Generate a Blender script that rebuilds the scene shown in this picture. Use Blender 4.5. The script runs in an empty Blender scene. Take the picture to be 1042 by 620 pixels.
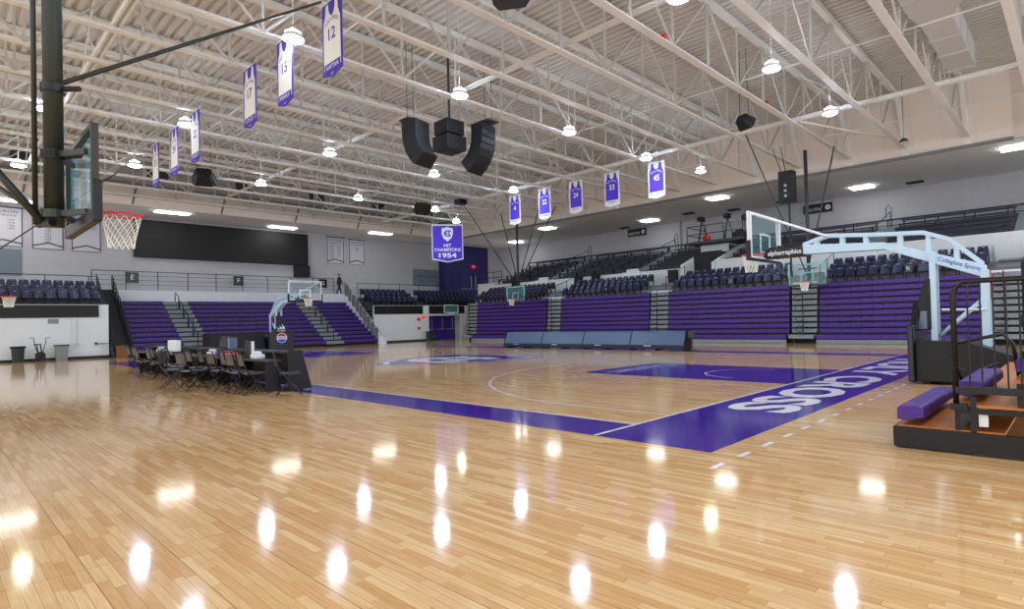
import bpy, math, random
from mathutils import Vector, Matrix
random.seed(7)
PI = math.pi
SC = bpy.context.scene
COL = SC.collection

# ------------------------------------------------------------------ camera
CAM = Vector((4.74168, -6.77037, 1.50541))
FPX, PPX, PPY, IW, IH = 589.256, 569.98, 316.25, 1042.0, 620.0
YAW, PITCH, ROLL = -0.735909, 0.0160308, -0.0252919
_cy, _sy, _cp, _sp = math.cos(YAW), math.sin(YAW), math.cos(PITCH), math.sin(PITCH)
_f = Vector((_sy*_cp, _cy*_cp, _sp)); _r = Vector((_cy, -_sy, 0)); _u = _r.cross(_f)
_c, _s = math.cos(ROLL), math.sin(ROLL)
_R = _r*_c + _u*_s; _U = -_r*_s + _u*_c
cd = bpy.data.cameras.new('camera'); cam = bpy.data.objects.new('camera', cd); COL.objects.link(cam)
cam.matrix_world = Matrix(((_R.x, _U.x, -_f.x, CAM.x), (_R.y, _U.y, -_f.y, CAM.y), (_R.z, _U.z, -_f.z, CAM.z), (0, 0, 0, 1)))
cd.sensor_width = 36; cd.sensor_fit = 'HORIZONTAL'; cd.lens = FPX/IW*36
cd.shift_x = (IW/2-PPX)/IW; cd.shift_y = (PPY-IH/2)/IW
cd.clip_start = 0.05; cd.clip_end = 300
SC.camera = cam

# ------------------------------------------------------------------ world, exposure
SC.view_settings.view_transform = 'Standard'; SC.view_settings.look = 'None'
SC.view_settings.exposure = 0.45; SC.view_settings.gamma = 1.0; SC.view_settings.use_curve_mapping = False
w = bpy.data.worlds.new('world'); SC.world = w; w.use_nodes = True
w.node_tree.nodes['Background'].inputs[0].default_value = (0.95, 0.97, 1.0, 1)
w.node_tree.nodes['Background'].inputs[1].default_value = 1.5
HIGHBAY_POWER = 165.0
ADDED_GLOW_POWER = 75.0      # strength of the ring added on each lamp to light the roof
PANEL_POWER = 12.0

# ------------------------------------------------------------------ materials
def srgb(*c):
    o = [(x/255/12.92 if x/255 <= .04045 else ((x/255+.055)/1.055)**2.4) for x in c]
    return (o[0], o[1], o[2], 1)
def mat(name, col, rough=.5, metal=0., var=.06, scale=6., spec=.5, coat=0., bump=0., alpha=None, trans=0.):
    m = bpy.data.materials.new(name); m.use_nodes = True; nt = m.node_tree; N = nt.nodes; L = nt.links
    b = N['Principled BSDF']; c = srgb(*col)
    tc = N.new('ShaderNodeTexCoord'); nz = N.new('ShaderNodeTexNoise'); nz.inputs['Scale'].default_value = scale; nz.inputs['Detail'].default_value = 4
    L.new(tc.outputs['Object'], nz.inputs['Vector'])
    mx = N.new('ShaderNodeMix'); mx.data_type = 'RGBA'
    mx.inputs[6].default_value = tuple(x*(1-var) for x in c[:3])+(1,); mx.inputs[7].default_value = tuple(min(1, x*(1+var)) for x in c[:3])+(1,)
    L.new(nz.outputs['Fac'], mx.inputs[0]); L.new(mx.outputs[2], b.inputs['Base Color'])
    b.inputs['Roughness'].default_value = rough; b.inputs['Metallic'].default_value = metal
    b.inputs['Specular IOR Level'].default_value = spec
    if coat: b.inputs['Coat Weight'].default_value = coat; b.inputs['Coat Roughness'].default_value = .08
    if trans: b.inputs['Transmission Weight'].default_value = trans
    if alpha is not None: b.inputs['Alpha'].default_value = alpha
    if bump:
        bp = N.new('ShaderNodeBump'); bp.inputs['Strength'].default_value = bump; bp.inputs['Distance'].default_value = .02
        L.new(nz.outputs['Fac'], bp.inputs['Height']); L.new(bp.outputs[0], b.inputs['Normal'])
    return m
def emit(name, col, s):
    m = bpy.data.materials.new(name); m.use_nodes = True; b = m.node_tree.nodes['Principled BSDF']
    b.inputs['Base Color'].default_value = srgb(*col); b.inputs['Emission Color'].default_value = srgb(*col); b.inputs['Emission Strength'].default_value = s
    return m
def block_mat(name, col, bw, bh, axis='x', rough=.75, mortar=.93):
    """painted masonry / panels: brick joints in the plane (axis, z)"""
    m = mat(name, col, rough, var=.04, scale=1.5); nt = m.node_tree; N = nt.nodes; L = nt.links
    tc = N.new('ShaderNodeTexCoord'); sp = N.new('ShaderNodeSeparateXYZ'); cb = N.new('ShaderNodeCombineXYZ')
    L.new(tc.outputs['Object'], sp.inputs[0]); L.new(sp.outputs['XYZ'.index(axis.upper())], cb.inputs[0])
    L.new(sp.outputs[2 if axis != 'p' else 1], cb.inputs[1])
    br = N.new('ShaderNodeTexBrick'); br.inputs['Scale'].default_value = 1; br.inputs['Brick Width'].default_value = bw; br.inputs['Row Height'].default_value = bh
    br.inputs['Mortar Size'].default_value = .012; br.inputs['Color1'].default_value = (1, 1, 1, 1); br.inputs['Color2'].default_value = (.97, .97, .97, 1); br.inputs['Mortar'].default_value = (mortar*.95,)*3+(1,)
    L.new(cb.outputs[0], br.inputs['Vector'])
    b = N['Principled BSDF']; old = b.inputs['Base Color'].links[0].from_socket
    mu = N.new('ShaderNodeMix'); mu.data_type = 'RGBA'; mu.blend_type = 'MULTIPLY'; mu.inputs[0].default_value = 1
    L.new(old, mu.inputs[6]); L.new(br.outputs['Color'], mu.inputs[7]); L.new(mu.outputs[2], b.inputs['Base Color'])
    return m
def floor_mat(name, c1, c2, dark, bw=.85, bh=.075, rough=.085, spec=.5):
    m = bpy.data.materials.new(name); m.use_nodes = True; nt = m.node_tree; N = nt.nodes; L = nt.links; b = N['Principled BSDF']
    tc = N.new('ShaderNodeTexCoord')
    br = N.new('ShaderNodeTexBrick'); br.offset = .37; br.offset_frequency = 2; br.squash = 1
    br.inputs['Scale'].default_value = 1; br.inputs['Brick Width'].default_value = bw; br.inputs['Row Height'].default_value = bh
    br.inputs['Mortar Size'].default_value = .0013; br.inputs['Mortar Smooth'].default_value = .3
    br.inputs['Color1'].default_value = srgb(*c1); br.inputs['Color2'].default_value = srgb(*c2); br.inputs['Mortar'].default_value = srgb(*dark)
    # jitter the joints a little per strip
    wn = N.new('ShaderNodeTexWhiteNoise'); wn.noise_dimensions = '1D'
    sp = N.new('ShaderNodeSeparateXYZ'); L.new(tc.outputs['Object'], sp.inputs[0])
    dv = N.new('ShaderNodeMath'); dv.operation = 'DIVIDE'; dv.inputs[1].default_value = bh; L.new(sp.outputs[1], dv.inputs[0])
    fl = N.new('ShaderNodeMath'); fl.operation = 'FLOOR'; L.new(dv.outputs[0], fl.inputs[0]); L.new(fl.outputs[0], wn.inputs['W'])
    ad = N.new('ShaderNodeMath'); ad.operation = 'MULTIPLY_ADD'; ad.inputs[1].default_value = 7.3; L.new(wn.outputs['Value'], ad.inputs[0]); L.new(sp.outputs[0], ad.inputs[2])
    cb = N.new('ShaderNodeCombineXYZ'); L.new(ad.outputs[0], cb.inputs[0]); L.new(sp.outputs[1], cb.inputs[1])
    L.new(cb.outputs[0], br.inputs['Vector'])
    # grain
    mp = N.new('ShaderNodeMapping'); mp.inputs['Scale'].default_value = (1.6, 38, 1); L.new(cb.outputs[0], mp.inputs[0])
    nz = N.new('ShaderNodeTexNoise'); nz.inputs['Scale'].default_value = 2.2; nz.inputs['Detail'].default_value = 5; L.new(mp.outputs[0], nz.inputs['Vector'])
    rp = N.new('ShaderNodeValToRGB'); rp.color_ramp.elements[0].position = .3; rp.color_ramp.elements[0].color = (.84, .77, .68, 1); rp.color_ramp.elements[1].position = .62; rp.color_ramp.elements[1].color = (1.04, 1.04, 1.04, 1)
    L.new(nz.outputs['Fac'], rp.inputs[0])
    mu = N.new('ShaderNodeMix'); mu.data_type = 'RGBA'; mu.blend_type = 'MULTIPLY'; mu.inputs[0].default_value = .8
    L.new(br.outputs['Color'], mu.inputs[6]); L.new(rp.outputs[0], mu.inputs[7])
    # long joints between floor runs
    b2 = N.new('ShaderNodeTexBrick'); b2.offset = 0; b2.inputs['Scale'].default_value = 1; b2.inputs['Brick Width'].default_value = 60; b2.inputs['Row Height'].default_value = bh*7
    b2.inputs['Mortar Size'].default_value = .0045; b2.inputs['Color1'].default_value = (1, 1, 1, 1); b2.inputs['Color2'].default_value = (.96, .96, .96, 1); b2.inputs['Mortar'].default_value = (.62, .55, .48, 1)
    L.new(tc.outputs['Object'], b2.inputs['Vector'])
    m2 = N.new('ShaderNodeMix'); m2.data_type = 'RGBA'; m2.blend_type = 'MULTIPLY'; m2.inputs[0].default_value = .8
    L.new(mu.outputs[2], m2.inputs[6]); L.new(b2.outputs['Color'], m2.inputs[7]); L.new(m2.outputs[2], b.inputs['Base Color'])
    b.inputs['Roughness'].default_value = rough; b.inputs['Specular IOR Level'].default_value = spec
    n3 = N.new('ShaderNodeTexNoise'); n3.inputs['Scale'].default_value = 5; n3.inputs['Detail'].default_value = 3; L.new(tc.outputs['Object'], n3.inputs['Vector'])
    bp = N.new('ShaderNodeBump'); bp.inputs['Strength'].default_value = .035; bp.inputs['Distance'].default_value = .01; L.new(n3.outputs['Fac'], bp.inputs['Height'])
    L.new(bp.outputs[0], b.inputs['Normal'])
    return m

M = {}
M['floor'] = floor_mat('maple_floor', (230, 196, 146), (208, 162, 106), (164, 120, 78), bw=.62, bh=.062)
M['purple_paint'] = floor_mat('purple_floor_paint', (66, 34, 158), (58, 28, 146), (48, 24, 120), rough=.1)
M['white_paint'] = floor_mat('white_floor_paint', (248, 248, 250), (240, 240, 244), (215, 215, 222), rough=.1)
M['silver_paint'] = floor_mat('silver_floor_paint', (176, 172, 190), (150, 146, 170), (120, 116, 140), rough=.2)
M['deck'] = mat('roof_deck_paint', (205, 203, 198), .6, var=.05, scale=.6)
M['steel'] = mat('white_steel_paint', (228, 228, 224), .45, var=.05, scale=3)
M['web'] = mat('shaded_steel_paint', (196, 195, 190), .5, var=.05, scale=3)  # same paint as the chords, darkened to put shade on the webs
M['beige'] = block_mat('beige_fascia_panels', (228, 218, 210), 1.27, 9, 'x')
M['beige_y'] = block_mat('beige_fascia_panels_end', (226, 218, 210), 2.5, 9, 'y')
M['soffit'] = block_mat('soffit_tiles', (234, 234, 232), 1.25, 1.25, 'x')
M['wall'] = block_mat('painted_block', (180, 180, 186), .8, .4, 'x')
M['wall_y'] = block_mat('painted_block_end', (180, 180, 186), .8, .4, 'y')
M['white_wall'] = block_mat('white_block', (222, 226, 230), .6, .3, 'y', mortar=1.02)
M['upper_grey'] = mat('grey_clerestory', (168, 166, 162), .8, var=.05)
M['navy_wall'] = mat('navy_wall_paint', (42, 33, 104), .6)
M['black'] = mat('matte_black', (8, 8, 9), .55)
M['blackm'] = mat('black_metal', (16, 16, 18), .4, metal=.2)
M['black_gloss'] = mat('black_gloss', (14, 15, 18), .25)
M['bench'] = mat('purple_bench_plastic', (68, 31, 126), .45, var=.05)
M['navy_seat'] = mat('navy_seat_plastic', (17, 16, 58), .3, var=.08)
M['seat_patch'] = mat('pale_seat_patch', (140, 150, 190), .3)
M['grey_step'] = mat('grey_step', (128, 136, 140), .6)
M['grey'] = mat('grey_paint', (120, 122, 124), .6)
M['darkgrey'] = mat('dark_grey', (58, 60, 66), .6)
M['upper_bench'] = mat('upper_bench_blue', (36, 34, 66), .5)
M['upper_riser'] = mat('upper_riser_grey', (70, 72, 78), .7)
M['white'] = mat('white_paint', (226, 230, 232), .5)
M['light_blue'] = mat('pale_blue_steel', (186, 212, 226), .3, var=.03)
M['green_frame'] = mat('dark_green_frame', (30, 37, 25), .45)
M['teal_frame'] = mat('teal_frame', (118, 190, 180), .4)
M['orange'] = mat('rim_red', (224, 48, 30), .4)
M['net'] = mat('net_cord', (244, 245, 234), .8)
M['glass'] = mat('reflection_tint_glass', (96, 166, 186), .03, trans=.0, alpha=.42, var=0)  # bluish tint and opacity stand in for reflections on the board
M['glass_clear'] = mat('far_backboard_glass', (120, 170, 180), .03, alpha=.14, var=0)
M['glass_w'] = mat('backboard_white_lines', (236, 240, 240), .4)
M['screen'] = mat('led_screen', (74, 96, 124), .32, var=.02, coat=.6)
M['jumbo'] = mat('video_board_black', (7, 8, 9), .6)
M['wood'] = floor_mat('bleacher_plywood', (204, 130, 66), (190, 114, 52), (140, 84, 36), bw=2.4, bh=1.2, rough=.35)
M['ban_p'] = mat('banner_purple', (66, 48, 170), .75)
M['ban_w'] = mat('banner_white', (226, 226, 216), .8)
M['nit'] = mat('banner_violet', (74, 40, 196), .7)
M['text_grey'] = mat('banner_grey_text', (92, 90, 104), .8)
M['text_blue'] = mat('blue_lettering', (30, 50, 170), .5)
M['pink'] = mat('banner_pale', (196, 196, 206), .8)
M['red'] = mat('red_paint', (206, 30, 26), .5)
M['pep_blue'] = mat('emblem_blue', (20, 60, 190), .5)
M['exit'] = emit('exit_sign_red', (255, 30, 20), .6)
M['bin'] = mat('grey_green_bin', (70, 84, 86), .5)
M['bin2'] = mat('grey_bin', (124, 132, 130), .5)
M['bin_green'] = mat('green_bin', (26, 60, 50), .5)
M['skin'] = mat('skin', (190, 140, 116), .5)
M['suit'] = mat('dark_suit', (28, 28, 48), .8)
M['tan'] = mat('chair_tan_metal', (70, 66, 58), .4, metal=.2)
M['vinyl'] = mat('chair_vinyl', (52, 54, 62), .35)
M['grille'] = mat('speaker_grille', (11, 12, 16), .6)
M['duct'] = mat('duct_metal', (196, 196, 196), .5)
M['door'] = mat('door_purple', (64, 36, 140), .4)
M['alum'] = mat('aluminium', (170, 176, 180), .3, metal=.6)
M['lamp'] = emit('lamp_lens', (210, 228, 255), HIGHBAY_POWER)
M['added_uplight'] = emit('added_top_glow', (214, 232, 255), ADDED_GLOW_POWER)
M['lamp_g'] = emit('lamp_lens_greenish', (226, 255, 220), HIGHBAY_POWER*.35)
M['panel'] = emit('ceiling_panel_light', (250, 250, 245), PANEL_POWER)
M['paper'] = mat('paper_white', (215, 218, 222), .7)
M['brown'] = mat('brown_box', (120, 78, 48), .8)
M['cloth_o'] = mat('orange_cloth', (210, 84, 50), .8)
M['bluesign'] = mat('blue_grey_sign', (112, 124, 136), .6)

# ------------------------------------------------------------------ mesh helpers
ORG = {}
class MB:
    def __init__(s): s.v = []; s.f = []; s.mi = []; s.cur = 0
    def add(s, vs, fs):
        n = len(s.v); s.v += [tuple(p) for p in vs]
        for f in fs: s.f.append(tuple(i+n for i in f)); s.mi.append(s.cur)
        return s
    def box(s, x0, x1, y0, y1, z0, z1):
        v = [(x, y, z) for z in (z0, z1) for y in (y0, y1) for x in (x0, x1)]
        return s.add(v, [(0, 2, 3, 1), (4, 5, 7, 6), (0, 1, 5, 4), (2, 6, 7, 3), (0, 4, 6, 2), (1, 3, 7, 5)])
    def bar(s, p, q, w, h, up=(0, 0, 1)):
        p = Vector(p); q = Vector(q); d = (q-p).normalized(); up = Vector(up)
        if abs(d.dot(up)) > .98: up = Vector((1, 0, 0)) if abs(d.x) < .9 else Vector((0, 1, 0))
        r = d.cross(up).normalized(); u = r.cross(d).normalized()
        v = []
        for o in (p, q):
            for a, b in ((-1, -1), (1, -1), (1, 1), (-1, 1)): v.append(o+r*(a*w/2)+u*(b*h/2))
        return s.add(v, [(3, 2, 1, 0), (4, 5, 6, 7), (0, 1, 5, 4), (1, 2, 6, 5), (2, 3, 7, 6), (3, 0, 4, 7)])
    def tube(s, pts, r, n=8, closed=False, r2=None):
        pts = [Vector(p) for p in pts]; m = len(pts); v = []; up = None
        for i, p in enumerate(pts):
            a = pts[i-1] if (i > 0 or closed) else p; b = pts[(i+1) % m] if (i < m-1 or closed) else p
            d = (b-a).normalized()
            if up is None: up = Vector((0, 0, 1)) if abs(d.z) < .9 else Vector((1, 0, 0))
            x = d.cross(up).normalized(); y = x.cross(d).normalized(); up = y
            rr = r if r2 is None else r+(r2-r)*i/max(1, m-1)
            for k in range(n):
                t = 2*PI*k/n; v.append(p+x*(rr*math.cos(t))+y*(rr*math.sin(t)))
        f = []
        for i in range(m if closed else m-1):
            j = (i+1) % m
            for k in range(n): f.append((i*n+k, i*n+(k+1) % n, j*n+(k+1) % n, j*n+k))
        if not closed: f.append(tuple(range(n-1, -1, -1))); f.append(tuple((m-1)*n+k for k in range(n)))
        return s.add(v, f)
    def lathe(s, prof, c, n=20, axis='z'):
        v = []; f = []
        for r, h in prof:
            for k in range(n):
                t = 2*PI*k/n; a, b = r*math.cos(t), r*math.sin(t)
                if axis == 'z': v.append((c[0]+a, c[1]+b, c[2]+h))
                elif axis == 'y': v.append((c[0]+a, c[1]+h, c[2]+b))
                else: v.append((c[0]+h, c[1]+a, c[2]+b))
        for i in range(len(prof)-1):
            for k in range(n): f.append((i*n+k, i*n+(k+1) % n, (i+1)*n+(k+1) % n, (i+1)*n+k))
        f.append(tuple(range(n-1, -1, -1))); m = len(prof); f.append(tuple((m-1)*n+k for k in range(n)))
        return s.add(v, f)
    def prism(s, poly, ax, a, b):
        """poly of 2D points, extruded along ax from a to b"""
        def P(p, t): return (t, p[0], p[1]) if ax == 'x' else ((p[0], t, p[1]) if ax == 'y' else (p[0], p[1], t))
        n = len(poly); v = [P(p, a) for p in poly]+[P(p, b) for p in poly]
        f = [tuple(range(n-1, -1, -1)), tuple(range(n, 2*n))]+[(i, (i+1) % n, n+(i+1) % n, n+i) for i in range(n)]
        return s.add(v, f)
    def poly(s, pts): return s.add(pts, [tuple(range(len(pts)))])
    def build(s, name, m, parent=None, smooth=False, origin=None, bevel=0):
        me = bpy.data.meshes.new(name)
        o = None
        if parent is not None: off = ORG[parent.name]
        elif origin is not None: off = Vector(origin)
        else:
            xs = [p[0] for p in s.v]; ys = [p[1] for p in s.v]; zs = [p[2] for p in s.v]
            off = Vector(((min(xs)+max(xs))/2, (min(ys)+max(ys))/2, min(zs)))
        me.from_pydata([(p[0]-off.x, p[1]-off.y, p[2]-off.z) for p in s.v], [], s.f)
        ms = m if isinstance(m, (list, tuple)) else [m]
        for q in ms: me.materials.append(M[q] if isinstance(q, str) else q)
        if len(ms) > 1: me.polygons.foreach_set('material_index', s.mi)
        if smooth: me.polygons.foreach_set('use_smooth', [True]*len(me.polygons))
        import bmesh
        b = bmesh.new(); b.from_mesh(me); bmesh.ops.recalc_face_normals(b, faces=b.faces); b.to_mesh(me); b.free()
        me.update()
        o = bpy.data.objects.new(name, me); COL.objects.link(o)
        if parent is not None: o.parent = parent
        else: o.location = off
        ORG[o.name] = off
        if bevel:
            md = o.modifiers.new('bevel', 'BEVEL'); md.width = bevel; md.segments = 2; md.limit_method = 'ANGLE'
        return o
def tag(o, label=None, cat=None, group=None, kind=None):
    if label: o['label'] = label
    if cat: o['category'] = cat
    if group: o['group'] = group
    if kind: o['kind'] = kind
    return o
def thing(name, loc, label, cat, group=None):
    o = bpy.data.objects.new(name, None); COL.objects.link(o); o.location = loc; o.empty_display_size = .2
    ORG[o.name] = Vector(loc); return tag(o, label, cat, group)
def copy_tree(o, parent=None):
    c = o.copy(); COL.objects.link(c)
    if parent: c.parent = parent
    for ch in list(o.children): copy_tree(ch, c)
    return c
def struct(o, label=None): o['kind'] = 'structure'; (label and tag(o, label)); return o
ORD = ['first', 'second', 'third', 'fourth', 'fifth', 'sixth', 'seventh', 'eighth', 'ninth', 'tenth', 'eleventh', 'twelfth', 'thirteenth', 'fourteenth', 'fifteenth', 'sixteenth', 'seventeenth', 'eighteenth', 'nineteenth', 'twentieth']

# text as flat glyph meshes
_G = {}
def glyphs(s, off=0.):
    k = (s, off)
    if k in _G: return _G[k]
    cu = bpy.data.curves.new('t', 'FONT'); cu.body = s; cu.size = 1; cu.fill_mode = 'FRONT'; cu.offset = off; cu.resolution_u = 3
    ob = bpy.data.objects.new('t', cu); COL.objects.link(ob)
    bpy.context.view_layer.update()
    dg = bpy.context.evaluated_depsgraph_get(); me = bpy.data.meshes.new_from_object(ob.evaluated_get(dg))
    v = [(p.co.x, p.co.y) for p in me.vertices]; f = [tuple(p.vertices) for p in me.polygons]
    bpy.data.objects.remove(ob); bpy.data.meshes.remove(me); bpy.data.curves.remove(cu)
    _G[k] = (v, f); return _G[k]
def put_text(mb, s, center, right, up, height, width=None, off=.0, arc=0.):
    """flat lettering centred on a point; arc > 0 bends it upward in the middle"""
    v, f = glyphs(s, off)
    if not v: return mb
    x0 = min(p[0] for p in v); x1 = max(p[0] for p in v); y0 = min(p[1] for p in v); y1 = max(p[1] for p in v)
    sy = height/(y1-y0); sx = sy if width is None else width/(x1-x0)
    c = Vector(center); r = Vector(right).normalized(); u = Vector(up).normalized(); W = (x1-x0)*sx
    out = []
    for x, y in v:
        a = (x-(x0+x1)/2)*sx; b = (y-(y0+y1)/2)*sy
        if arc: b += arc*(1-(2*a/W)**2)
        out.append(c+r*a+u*b)
    return mb.add(out, f)

# ------------------------------------------------------------------ large structure
XW = -42.4       # end wall of the far (left) concourse
YW = 34.45       # far side wall
ZS = 9.2         # soffit height
YE = 26.25       # far soffit edge / truss bearing line
XE = -38.0       # left soffit edge
YN = -10.9
o = MB().box(XW, 14, -24, YW, -.12, 0).build('floor', 'floor', origin=(0, 0, 0)); struct(o, 'glossy maple gym floor with purple court borders')
FLOOR = o
def floor_part(name, polys, m, z, label=None):
    b = MB()
    for p in polys:
        n = len(p); b.add([(x, y, z) for x, y in p], [tuple(range(n))])
    q = b.build(name, m, FLOOR); 
    if label: q['label'] = label
    return q
def rect(x0, x1, y0, y1): return [(x0, y0), (x1, y0), (x1, y1), (x0, y1)]
CL, CW = -28.65, 15.24
# borders: near side, far side, near end, far end
floor_part('court_border', [rect(CL-1.6, 1.64, -.93, 0), rect(CL-1.6, 1.64, CW, CW+.93), rect(0, 1.64, 0, CW), rect(CL-1.6, CL, 0, CW)], 'purple_paint', .0015, 'purple painted court border')
lw = .05
lines = [rect(-.03, .03, -.93, CW+.93), rect(CL-.03, CL+.03, -.93, CW+.93)]
lines += [rect(CL, 0, -.025, .025), rect(CL, 0, CW-.025, CW+.025), rect(CL/2-.025, CL/2+.025, 0, CW)]
for y in [-1.55+i*.62 for i in range(24)]: lines.append(rect(1.94, 2.0, y, y+.26))
# three-point lines
for sx, bx in ((-1, -1.6), (1, CL+1.6)):
    for R_, ww in ((6.79, .05), ):
        n = 64; a0 = math.asin(6.7/R_)
        for i in range(n):
            t0, t1 = -a0+2*a0*i/n, -a0+2*a0*(i+1)/n
            P = lambda t, r: (bx+sx*r*math.cos(t), CW/2+r*math.sin(t))
            lines.append([P(t0, R_-ww), P(t1, R_-ww), P(t1, R_), P(t0, R_)])
        for s in (-1, 1):
            y = CW/2+s*6.7; xa = bx+sx*R_*math.cos(a0); lines.append(rect(min(xa, 0 if sx < 0 else CL), max(xa, 0 if sx < 0 else CL), y-.025, y+.025))
    # restricted arc and free-throw circle outlines
    for cx, R_, half, dash in ((bx, 1.25, PI/2, 0), (-5.79 if sx < 0 else CL+5.79, 1.83, PI/2, 1)):
        n = 24
        for i in range(n):
            if dash and i % 2: continue
            t0, t1 = -half+2*half*i/n, -half+2*half*(i+1)/n
            P = lambda t, r: (cx+sx*r*math.cos(t), CW/2+r*math.sin(t))
            lines.append([P(t0, R_-.04), P(t1, R_-.04), P(t1, R_), P(t0, R_)])
floor_part('court_line', lines, 'white_paint', .0045, 'white painted court lines')
keys = [rect(-5.85, 0, CW/2-1.85, CW/2+1.85), rect(CL, CL+5.85, CW/2-1.85, CW/2+1.85)]
floor_part('free_throw_lane', keys, 'purple_paint', .003, 'purple painted lanes under the baskets')
# centre shield with interlocked letters
sh = [(-18.6, 6.2), (-18.2, 10.1), (-16.6, 10.6), (-14.4, 11.2), (-12.2, 10.6), (-10.7, 10.1), (-10.9, 6.2), (-12.2, 4.9), (-14.4, 4.3), (-16.8, 4.9)]
def shield(cx, cy, s):   # crest with point towards -Y (near side)
    pr = [(-3.1, 2.9), (-1.6, 3.1), (0, 3.5), (1.6, 3.1), (3.1, 2.9), (3.05, .4), (2.5, -1.3), (1.4, -2.6), (0, -3.5), (-1.4, -2.6), (-2.5, -1.3), (-3.05, .4)]
    return [(cx+a*s, cy+b*s) for a, b in pr]
floor_part('centre_crest', [shield(-14.7, 7.75, .93)], 'purple_paint', .003, 'purple crest painted at mid-court')
b = MB(); 
po = shield(-14.7, 7.75, .86); pi_ = shield(-14.7, 7.75, .78); n = len(po)
for i in range(n): b.add([(po[i][0], po[i][1], .0045), (po[(i+1) % n][0], po[(i+1) % n][1], .0045), (pi_[(i+1) % n][0], pi_[(i+1) % n][1], .0045), (pi_[i][0], pi_[i][1], .0045)], [(0, 1, 2, 3)])
put_text(b, 'C', (-14.7, 7.75, .0045), (1, 0, 0), (0, 1, 0), 3.3, 3.7, .05)
put_text(b, 'H', (-14.7, 7.75, .0048), (1, 0, 0), (0, 1, 0), 2.5, 2.3, .04)
b.build('crest_lettering', 'white_paint', FLOOR)
b = MB(); put_text(b, 'HOLY CROSS', (.84, 7.95, .0045), (0, -1, 0), (1, 0, 0), 1.12, 12.0, .034)
b.build('baseline_lettering', 'white_paint', FLOOR)
b = MB(); put_text(b, 'HOLY CROSS', (CL-.8, 7.6, .0045), (0, 1, 0), (-1, 0, 0), 1.0, 11.6, .045)
b.build('baseline_lettering', 'white_paint', FLOOR)
b = MB()
put_text(b, 'Crusaders', (-5.0, 7.62, .0045), (0, -1, 0), (1, 0, 0), .75, 2.9, .02)
put_text(b, 'Crusaders', (CL+5.0, 7.62, .0045), (0, 1, 0), (-1, 0, 0), .75, 2.9, .02)
b.build('lane_lettering', 'silver_paint', FLOOR)

# walls -------------------------------------------------------------
o = MB().box(XW-.2, 14, YW, YW+.2, 0, ZS+.3).build('wall_far', 'wall', origin=(0, 0, 0)); struct(o, 'pale grey block wall behind the upper stands')
MB().box(-19.3, -19.1, YW-.06, YW, 5, ZS).build('pilaster', 'grey', o)
b = MB().box(XW-.2, XW, -16, 27.6, 0, ZS+.3); o = b.build('wall_left', 'wall_y', origin=(0, 0, 0)); struct(o, 'pale block wall of the end concourse')
o = MB().box(XW-.2, -41.5, 27.6, 33.2, 4.2, ZS+.3).box(XW-.2, -41.5, 33.2, YW, 4.2, ZS+.3).build('wall_corner', ['navy_wall', 'wall_y'], origin=(0, 0, 0)); struct(o, 'dark navy wall with exit doors in the corner')
for i, p in enumerate(o.data.polygons): p.material_index = 1 if i >= 6 else 0
WC = o
# soffit (flat low ceiling round the arena)
o = MB().box(XW, 14, YE, YW, ZS, ZS+.12).box(XW, XE, YN-5, YE, ZS, ZS+.12).prism([(2.6, YE), (14, YE), (14, 21)], 'z', ZS, ZS+.12).build('ceiling', 'soffit', origin=(0, 0, 0)); struct(o, 'grey tiled soffit over the stands')
# beige fascia, far side, leaning inwards up to the roof; the seams follow the truss bays
def fascia():
    b = MB(); y0, y1, z0, z1 = YE+.02, YE-1.5, ZS-.06, 12.3
    b.add([(XE, y0, z0), (2.6, y0, z0), (2.6, y1, z1), (XE, y1, z1), (XE, y0+.15, z0), (2.6, y0+.15, z0), (2.6, y1+.15, z1), (XE, y1+.15, z1)], [(0, 1, 2, 3), (4, 5, 6, 7), (0, 1, 5, 4), (2, 3, 7, 6), (0, 3, 7, 4), (1, 2, 6, 5)])
    b.add([(2.6, y0, z0), (14, y0-5.2, z0), (14, y1-5.2, z1), (2.6, y1, z1)], [(0, 1, 2, 3)])
    return b
o = fascia().build('trim_1', 'beige', origin=(0, 0, 0)); struct(o, 'beige sloping fascia above the far stands')
MB().box(XE, 2.6, YE-.12, YE+.02, ZS-.1, ZS+.03).build('fascia_lip', 'grey', o)
b = MB(); x0, x1 = XE, XE+.5
b.add([(x0, YN-5, ZS-.05), (x0, YE, ZS-.05), (x1, YE, 10.35), (x1, YN-5, 10.35)], [(0, 1, 2, 3)])
o = b.build('trim_2', 'beige_y', origin=(0, 0, 0)); struct(o, 'beige fascia panels above the far end')
b = MB()
for y in [1.9+4.9*i for i in range(-3, 6)]: b.bar((x0+.03, y, ZS), (x1+.02, y+.12, 10.3), .12, .04, (1, 0, 0))
b.build('fascia_batten', 'grey', o)
MB().box(x1-.05, x1+.12, YN-5, YE, 10.25, 10.42).build('fascia_channel', 'grey', o)
o = MB().box(x1-.15, x1, YN-5, YE, 10.35, 12.4).build('trim_3', 'upper_grey', origin=(0, 0, 0)); struct(o, 'grey wall strip above the beige fascia at the far end')
# roof deck: ribbed metal sheets, ribs along X
b = MB(); y = YN-2; prof = []; P_ = .30
while y < YE-1.2:
    prof += [(y, 12.02), (y+.14, 12.02), (y+.165, 12.12), (y+.27, 12.12)]; y += P_
v = [(-37.6, a, z) for a, z in prof]+[(13, a, z) for a, z in prof]; n = len(prof)
b.add(v, [(i, i+1, n+i+1, n+i) for i in range(n-1)])
o = b.build('ceiling', 'deck', origin=(0, 0, 0)); struct(o, 'ribbed white metal roof deck'); o.data.materials[0] = M['deck']

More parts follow.
